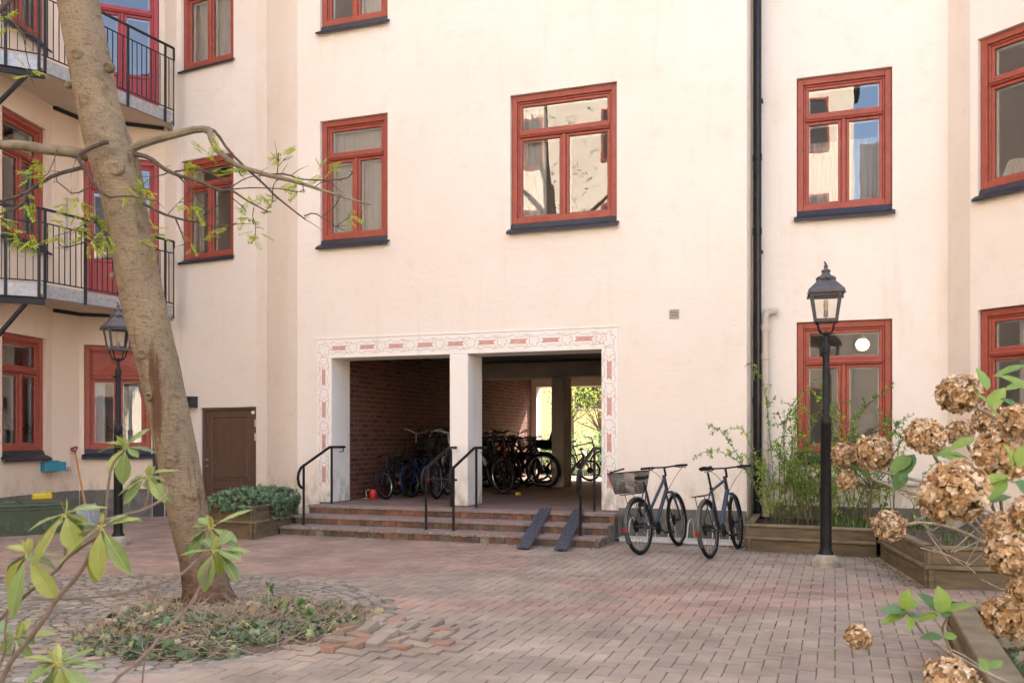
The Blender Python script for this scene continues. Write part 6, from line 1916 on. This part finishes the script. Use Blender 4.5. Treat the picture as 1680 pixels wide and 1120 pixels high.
# in the angled planter
r1_ = P(1640, 905, 7.3); r1_.z = .33
shrub_h('hydrangea', r1_, 'hydrangea of the angled planter carrying the paired dried heads in front of the lamp-side window',
        [(1386, 748, 46, 5.2), (1434, 742, 66, 5.0), (1390, 788, 36, 5.2), (1458, 862, 58, 5.6), (1518, 716, 68, 4.6), (1574, 708, 48, 5.0), (1625, 688, 58, 4.6)],
        [([(1640, 905), (1560, 800), (1470, 780), (1420, 765), (1400, 755)], 7, 4, 7.3, 5.1), ([(1640, 905), (1560, 830), (1500, 810), (1440, 790), (1420, 778), (1434, 750)], 7, 3, 7.3, 5.0), ([(1400, 765), (1392, 786)], 3, 2, 5.2, 5.2), ([(1640, 905), (1580, 870), (1520, 855), (1470, 862)], 6, 4, 7.2, 5.6), ([(1640, 905), (1590, 820), (1540, 760), (1520, 725)], 7, 4, 7.3, 4.6), ([(1650, 905), (1620, 800), (1580, 715)], 7, 4, 7.3, 5.0), ([(1650, 905), (1640, 800), (1626, 695)], 7, 4, 7.3, 4.6), ([(1500, 755), (1470, 762), (1445, 758)], 3, 2, 4.8, 5)],
        [(1405, 770, 5.1, 26, 10, 16, -.1, 2), (1425, 776, 5.1, 30, 4, 12, .2, 2), (1395, 760, 5.1, 14, 22, 12, 0, 0), (1500, 745, 4.7, -28, 40, 26, -.1, 2), (1495, 750, 4.7, -34, 22, 30, .1, 0), (1530, 748, 4.7, 34, -18, 20, .1, 1), (1545, 750, 4.8, 36, -6, 22, -.2, 1), (1560, 745, 4.8, 40, 6, 18, .1, 2), (1600, 735, 4.8, 26, -22, 18, .2, 1), (1590, 740, 4.8, 20, 26, 16, .2, 3), (1480, 770, 4.8, -6, 36, 26, .2, 2)])
# near clump reaching in from the right
r2_ = c2w(2.05, 3.4, .30)
shrub_h('hydrangea', r2_, 'nearest hydrangea with large tan dried heads and bright leaves at the right edge',
        [(1566, 808, 116, 2.1), (1640, 748, 92, 2.6), (1575, 646, 76, 2.9), (1672, 690, 66, 2.5), (1662, 908, 88, 2.0), (1655, 1010, 84, 2.1), (1645, 865, 60, 2.5), (1692, 840, 70, 2.0), (1682, 965, 60, 2.0), (1560, 1118, 90, 2.0)],
        [([(1900, 1150), (1800, 950), (1700, 870), (1600, 830), (1570, 815)], 8, 5, 3.4, 2.1), ([(1900, 1150), (1790, 850), (1700, 790), (1650, 760)], 8, 4, 3.4, 2.6), ([(1900, 1150), (1780, 800), (1660, 700), (1580, 655)], 8, 4, 3.4, 2.9), ([(1900, 1150), (1780, 960), (1700, 920), (1665, 910)], 8, 4, 3.4, 2.0), ([(1900, 1150), (1760, 1060), (1700, 1020), (1660, 1012)], 8, 4, 3.4, 2.1), ([(1900, 1150), (1800, 820), (1680, 700)], 7, 3, 3.4, 2.5), ([(1900, 1150), (1740, 1130), (1640, 1125), (1560, 1120)], 7, 4, 3.4, 2.0), ([(1700, 795), (1660, 790), (1610, 782)], 3, 2, 2.5, 2.3), ([(1720, 960), (1690, 930), (1645, 930), (1612, 915)], 3, 2, 2.6, 2.2)],
        [(1640, 690, 2.7, -36, -52, 26, -.1, 1), (1625, 670, 2.8, 24, -38, 26, .1, 3), (1650, 640, 2.6, 40, -14, 18, .1, 1), (1640, 655, 2.6, 50, 20, 26, -.1, 2), (1660, 770, 2.2, -12, -44, 40, -.2, 3), (1670, 765, 2.2, 40, -40, 44, -.1, 3), (1655, 780, 2.2, -50, 10, 24, .1, 3), (1650, 785, 2.2, -40, 34, 26, -.2, 1), (1665, 790, 2.2, 34, 30, 36, -.2, 2), (1660, 815, 2.2, -56, 8, 22, .1, 2), (1620, 640, 2.8, -10, -40, 22, .2, 1), (1680, 600, 2.6, -46, 12, 16, .2, 1), (1690, 640, 2.5, -44, -30, 22, .1, 1), (1600, 720, 2.7, -40, 14, 24, .2, 3), (1690, 870, 2.0, -30, 10, 20, .2, 3)])
# leafy shoot of the low planter and the lone dried head
r3_ = c2w(1.75, 3.3, .30)
shrub_h('hydrangea', r3_, 'low hydrangea shoot with fresh green leaves and one lone dried head over the paving',
        [(1408, 1045, 46, 3.3)],
        [([(1760, 1160), (1650, 1120), (1560, 1072), (1520, 1045), (1495, 1010), (1480, 995)], 7, 4, 3.0, 2.6), ([(1562, 1073), (1552, 1050), (1545, 1030), (1555, 1010), (1540, 1000)], 4, 3, 2.7, 2.6), ([(1650, 1120), (1560, 1060), (1470, 1035), (1430, 1044)], 2.5, 1.6, 3.1, 3.3), ([(1545, 1030), (1530, 1012), (1512, 1005)], 3, 2, 2.65, 2.6)],
        [(1488, 1005, 2.6, -42, 16, 20, .1, 1), (1488, 1003, 2.6, -40, -4, 24, .2, 2), (1485, 1000, 2.6, 2, -34, 22, -.1, 3), (1488, 1000, 2.6, 22, -20, 18, .3, 1), (1490, 1010, 2.6, 6, 24, 18, -.1, 3), (1495, 1012, 2.6, 14, -4, 18, .2, 2), (1545, 1005, 2.6, -30, -34, 26, .3, 2), (1545, 1005, 2.6, -4, -44, 34, -.1, 3), (1548, 1003, 2.6, 56, -18, 18, .1, 1), (1540, 1008, 2.6, -36, 6, 20, -.1, 3), (1546, 1012, 2.6, 14, -20, 18, .3, 2), (1546, 1045, 2.65, -34, -2, 18, .1, 2), (1548, 1045, 2.65, 24, -4, 16, .1, 1), (1620, 1100, 2.8, -10, -20, 20, .2, 1), (1625, 1095, 2.8, 24, -12, 14, .2, 1)])
# ivy in the low planter
gc = MB()
for i in range(520):
    x, y = R_.uniform(.84, 2.3), R_.uniform(-9.3, -6.1)
    z = .29 + .12 * R_.random() * (1 + noise.noise(Vector((x * 3, y * 3, 2))))
    c = R_.choice(((.055, .11, .05), (.075, .13, .06), (.045, .085, .045))) if x > 1.0 or R_.random() < .3 else R_.choice(((.24, .18, .12), (.28, .23, .17), (.17, .12, .07)))
    ivy_leaf(gc, (x, y, z), rv() + Vector((0, -.2, 1)), R_.uniform(.05, .09), cvar(c, .2))
tag(gc.build('ivy_ground_cover', M['ivy']), 'dark ivy and curled dead leaves covering the soil of the low planter with the broad cap', 'ivy', kind='stuff')

# ------------------------------------------------------------------ sunlit garden beyond the passage
hb_ = empty('ochre_house', (-4, 24.5, 0)); tag(hb_, 'ochre garden house seen through the rear opening of the passage', 'building')
M['ochre'] = plaster('ochre_plaster', (.74, .60, .34), dirt_amt=.15)
w_ = MB(); w_.box((-14, 0, -.05), (12, 6, 9)); o = w_.build('wall', M['ochre'], hb_)
for x in (-6.5, -3.4, -.6, 2.4):
    f_ = MB(); ring(f_, x, x + 1.3, 2.6, 4.4, .1, -.03, .05); f_.box((x + .6, -.02, 2.7), (x + .7, .05, 4.3)); fo = f_.build('window', M['sill'], hb_)
    p_ = MB(); p_.quad((x + .1, .0 - .004, 2.7), (x + 1.2, -.004, 2.7), (x + 1.2, -.004, 4.3), (x + .1, -.004, 4.3)); p_.build('pane', M['black'], fo)
    s_ = MB(); s_.cbox((x - .05, -.10, 2.52), (x + 1.35, -.031, 2.6), .01); s_.build('sill', M['galv'], fo)
def bushy(name, c, rx, ry, rz, n, col, size, label, trunk=None, grp=None):
    t = empty(name, (c[0], c[1], 0)); tag(t, label, 'tree' if trunk else 'bush', grp)
    mb = MB(); sd_ = R_.uniform(0, 50)
    for i in range(n):
        v = rv(); r = R_.random() ** .4
        r *= 1 + .35 * noise.noise(v * 2.2 + Vector((sd_, 0, 0)))
        p = Vector((v.x * rx * r, v.y * ry * r, c[2] + v.z * rz * r))
        if p.z < .03: continue
        if noise.noise(p * 2.5 + Vector((sd_, 1, 1))) < -.18: continue
        leaf_ovate(mb, p, rv() + Vector((0, 0, .2)), rv() + Vector((0, 0, .5)), size * R_.uniform(.7, 1.3), size * .5, cvar(R_.choice(col), .2), seg=2)
    mb.build('crown' if trunk else 'foliage', M['shrubleaf'], t)
    s_ = MB()
    if trunk: s_.tube([(0, 0, 0), (.05, 0, c[2] * .5), (.0, .05, c[2])], [.14, .11, .06], 9)
    for k in range(10 if not trunk else 14):
        v = rv(); v.z = abs(v.z) + .3; b0 = Vector((0, 0, 0 if not trunk else c[2] * .55)); s_.tube([b0, b0 + Vector((v.x * rx * .5, v.y * ry * .5, v.z * rz * .6))], [.03, .012], 5)
    s_.build('trunk' if trunk else 'stem', M['twig'], t, smooth=True)
gx = lambda px, y: onwall(px, y).x
bushy('garden_bush', (gx(880, 15.2), 15.2, .7), 1.3, 1.0, .9, 1500, ((.10, .20, .06), (.14, .24, .08), (.08, .16, .06)), .10, 'bright green bush seen left of the column at the back of the passage', grp='bushes of the sunlit garden')
bushy('garden_bush', (gx(960, 14.8), 14.8, .75), 1.5, 1.1, .95, 1700, ((.09, .19, .08), (.13, .24, .10), (.08, .16, .07)), .10, 'bluish green bush seen right of the column at the back of the passage', grp='bushes of the sunlit garden')
bushy('garden_bush', (gx(1020, 16.0), 16.0, .8), 1.4, 1.1, 1.0, 1300, ((.14, .24, .05), (.18, .28, .06)), .10, 'yellowish bush at the right of the garden view', grp='bushes of the sunlit garden')
bushy('garden_tree', (gx(985, 18.0), 18.0, 2.9), 1.7, 1.5, 1.5, 1500, ((.26, .32, .04), (.32, .34, .05), (.20, .28, .04)), .11, 'yellow-green young tree in front of the ochre house', True)
bushy('garden_tree', (gx(935, 20.0), 20.0, 3.4), 1.5, 1.4, 1.4, 1200, ((.16, .24, .04), (.20, .27, .05)), .11, 'darker green tree standing before a window of the ochre house', True)

# ------------------------------------------------------------------ things standing in the windows
M['globe'] = emat('lit_opal_globe', (1.0, .84, .58), .30)
gp_ = P(1415, 565, 13.6); cl_ = empty('ceiling_lamp', gp_); tag(cl_, 'glowing round ceiling lamp seen inside the window behind the right street lamp', 'lamp')
b = MB(); b.lathe([(0, -.10), (.055, -.088), (.09, -.05), (.105, 0), (.095, .04), (.07, .075), (.05, .085)], seg=24); b.build('globe', M['globe'], cl_, smooth=True)
b = MB(); b.lathe([(.05, .085), (.055, .09), (.055, .12), (.012, .13), (.010, 3.38 - gp_.z), (0, 3.38 - gp_.z)], seg=14); b.build('fitting', M['white'], cl_, smooth=True)
M['pleat'] = leafmat('pleated_paper', (.82, .79, .72), (.76, .73, .66), 8, .9, .4, attr=False)
M['clay'] = pmat('clay_pot', (.30, .22, .17), (.24, .18, .14), 8, .8)
M['china'] = pmat('white_china', (.75, .75, .76), (.68, .68, .70), 8, .3)
M['houseleaf'] = leafmat('house_plant_leaf', (1, 1, 1), (.8, .85, .75), 12, .45, .25)
def inwin(k, u, y, z):
    win, mw, w, h = W_[k]; return mw @ Vector((u * w, y, z))
p = inwin('s2', .22, .40, .15); ls = empty('table_lamp', p); tag(ls, 'white pleated lampshade standing inside the upper window at the right edge', 'lamp')
b = MB(); n = 60; vs = []
for j, (r, z) in enumerate(((.20, .05), (.095, .32))):
    for k in range(n): t = 2 * math.pi * k / n; rr = r * (1 + (.05 if k % 2 else -.03)); vs.append((rr * math.cos(t), rr * math.sin(t), z))
b.add(vs, [(k, (k+1) % n, n + (k+1) % n, n + k) for k in range(n)]); b.build('lamp_shade', M['pleat'], ls)
b = MB(); b.lathe([(0, 0), (.07, 0), (.07, .012), (.012, .02), (.010, .30), (0, .30)], seg=14); b.build('base', M['ash'], ls, smooth=True)
def houseplant(k, u, label, hgt, sort):
    p = inwin(k, u, .36, .16); t = empty('potted_plant', p); tag(t, label, 'plant')
    b = MB(); b.lathe([(0, 0), (.055, 0), (.075, .12), (.07, .12), (.06, .10), (0, .10)], seg=16); b.build('pot', M['china'] if sort == 2 else M['clay'], t, smooth=True)
    lf = MB()
    for i in range(26 if sort != 2 else 60):
        a = R_.uniform(0, 6.28)
        if sort == 1: d = Vector((math.cos(a) * .6, math.sin(a) * .4, R_.uniform(.5, 1.2))); leaf_ovate(lf, (0, 0, .1), d, (0, 0, 1), hgt * R_.uniform(.6, 1.1), .045, cvar((.05, .11, .04)), seg=5, droop=R_.uniform(.2, .7))
        else: b0 = Vector((R_.gauss(0, .07), R_.gauss(0, .05), .1 + R_.random() * hgt)); leaf_ovate(lf, b0, rv(), rv(), .07, .04, cvar((.07, .16, .05)), seg=3)
    lf.build('foliage', M['houseleaf'], t)
houseplant('a1', .80, 'dark strap-leaved pot plant on the sill of the ground floor window at the left edge', .42, 1)
houseplant('b1', .50, 'bushy pot plant behind the lower panes of the window with the red panel', .40, 1)
houseplant('w2', .46, 'green pot plant on the sill of the wide window above the passage', .22, 2)
houseplant('c3', .38, 'small pot plant in the corner of the top left window beside the upper balcony', .12, 2)
for k, u, lab in (('r2', .30, 'white bowl on the sill of the upper recessed window, the left one'), ('r2', .62, 'white bowl on the sill of the upper recessed window, right of the mullion'), ('w2', .36, 'pale blue cup on the sill of the wide window above the passage')):
    p = inwin(k, u, .30, .16); b = MB(); r = .085 if k == 'r2' else .05
    b.lathe([(0, 0), (r * .5, 0), (r, r * .75), (r * .95, r * .75), (r * .45, .01), (0, .01)], seg=18)
    o = b.build('bowl' if k == 'r2' else 'cup', M['china'], smooth=True, loc=p); tag(o, lab, 'bowl' if k == 'r2' else 'cup')
# ------------------------------------------------------------------ block across the yard (seen in the window reflections)
opp = empty('rear_block', (0, -19, 0))
tag(opp, 'cream apartment block with a dark roof standing across the yard, reflected in the window glass', 'building')
M['oppwall'] = plaster('cream_plaster', (.76, .67, .56), dirt_amt=.2)
ow = MB()
def oblock(x0, x1, h, d=7):
    ow.box((x0, -d, -.05), (x1, 0, h))
oblock(-26, .6, 15.5); oblock(.62, 16, 9.6)
ow.build('wall', M['oppwall'], opp)
orf = MB()
orf.prism([(.35, 9.6), (-3.6, 12.6), (-7.4, 9.6)], lambda p: Vector((.9, p[0], p[1])), lambda p: Vector((16.3, p[0], p[1])))
orf.prism([(.35, 15.5), (-3.6, 17.5), (-7.4, 15.5)], lambda p: Vector((-26.3, p[0], p[1])), lambda p: Vector((.9, p[0], p[1])))
orf.build('roof', M['sill'], opp)
for i, x in enumerate((-22, -18.5, -15, -11.5, -8, -4.5, -1.5, 3, 6.5, 10)):
    for z in (1.2, 4.6, 8.0, 11.4):
        if x > 0 and z > 6: continue
        wf = MB(); ring(wf, x, x + 1.3, z, z + 1.9, .09, -.02, .05); wf.box((x + .09, .0, z + 1.2), (x + 1.21, .05, z + 1.28)); wf.box((x + .61, 0, z + .09), (x + .69, .045, z + 1.2))
        f_ = wf.build('window', M['red'], opp)
        wp_ = MB(); wp_.quad((x + .09, .012, z + .09), (x + 1.21, .012, z + .09), (x + 1.21, .012, z + 1.81), (x + .09, .012, z + 1.81))
        wp_.build('pane', M['sill'], f_)

# ------------------------------------------------------------------ light, sky, camera
SUN_EL, SUN_AZ = 40.0, 25.0          # azimuth measured from +y (behind the house) towards +x
sd = Vector((math.sin(rad(SUN_AZ)) * math.cos(rad(SUN_EL)), math.cos(rad(SUN_AZ)) * math.cos(rad(SUN_EL)), math.sin(rad(SUN_EL))))
sl_ = bpy.data.lights.new('sun', 'SUN'); sl_.energy = 4.0; sl_.angle = rad(.5); sl_.color = (1.0, .94, .85)
so = bpy.data.objects.new('sun', sl_); COL.objects.link(so)
so.rotation_euler = sd.to_track_quat('Z', 'Y').to_euler(); so.location = (8, 20, 30)
w = bpy.data.worlds.new('World'); SC.world = w; w.use_nodes = True
wn = w.node_tree; wn.nodes.clear()
sk = wn.nodes.new('ShaderNodeTexSky'); sk.sky_type = 'NISHITA'; sk.sun_disc = False
sk.sun_elevation = rad(SUN_EL); sk.sun_rotation = rad(SUN_AZ); sk.air_density = 1.0; sk.dust_density = 3.2; sk.ozone_density = 1.0
bg = wn.nodes.new('ShaderNodeBackground'); bg.inputs[1].default_value = .15
wo = wn.nodes.new('ShaderNodeOutputWorld')
wn.links.new(sk.outputs[0], bg.inputs[0]); wn.links.new(bg.outputs[0], wo.inputs[0])

cam = bpy.data.cameras.new('camera'); co_ = bpy.data.objects.new('camera', cam); COL.objects.link(co_)
co_.location = (0, -DIST, CAMH); co_.rotation_euler = (rad(90), 0, TH)
cam.sensor_width = 36; cam.lens = 36 * F_PX / 1680
cam.shift_y = (YH - 560) / 1680
cam.clip_end = 500; cam.clip_start = .05
cam.dof.use_dof = True; cam.dof.focus_distance = 11.5; cam.dof.aperture_fstop = 9
SC.camera = co_
SC.view_settings.view_transform = 'Standard'; SC.view_settings.look = 'None'
SC.view_settings.exposure = 2.72; SC.view_settings.gamma = 1
try: SC.view_settings.use_curve_mapping = False
except Exception: pass
SC.cycles.max_bounces = 8; SC.cycles.diffuse_bounces = 5; SC.cycles.transparent_max_bounces = 24; SC.cycles.glossy_bounces = 4
SC.cycles.use_denoising = True
SC.cycles.sample_clamp_indirect = 6
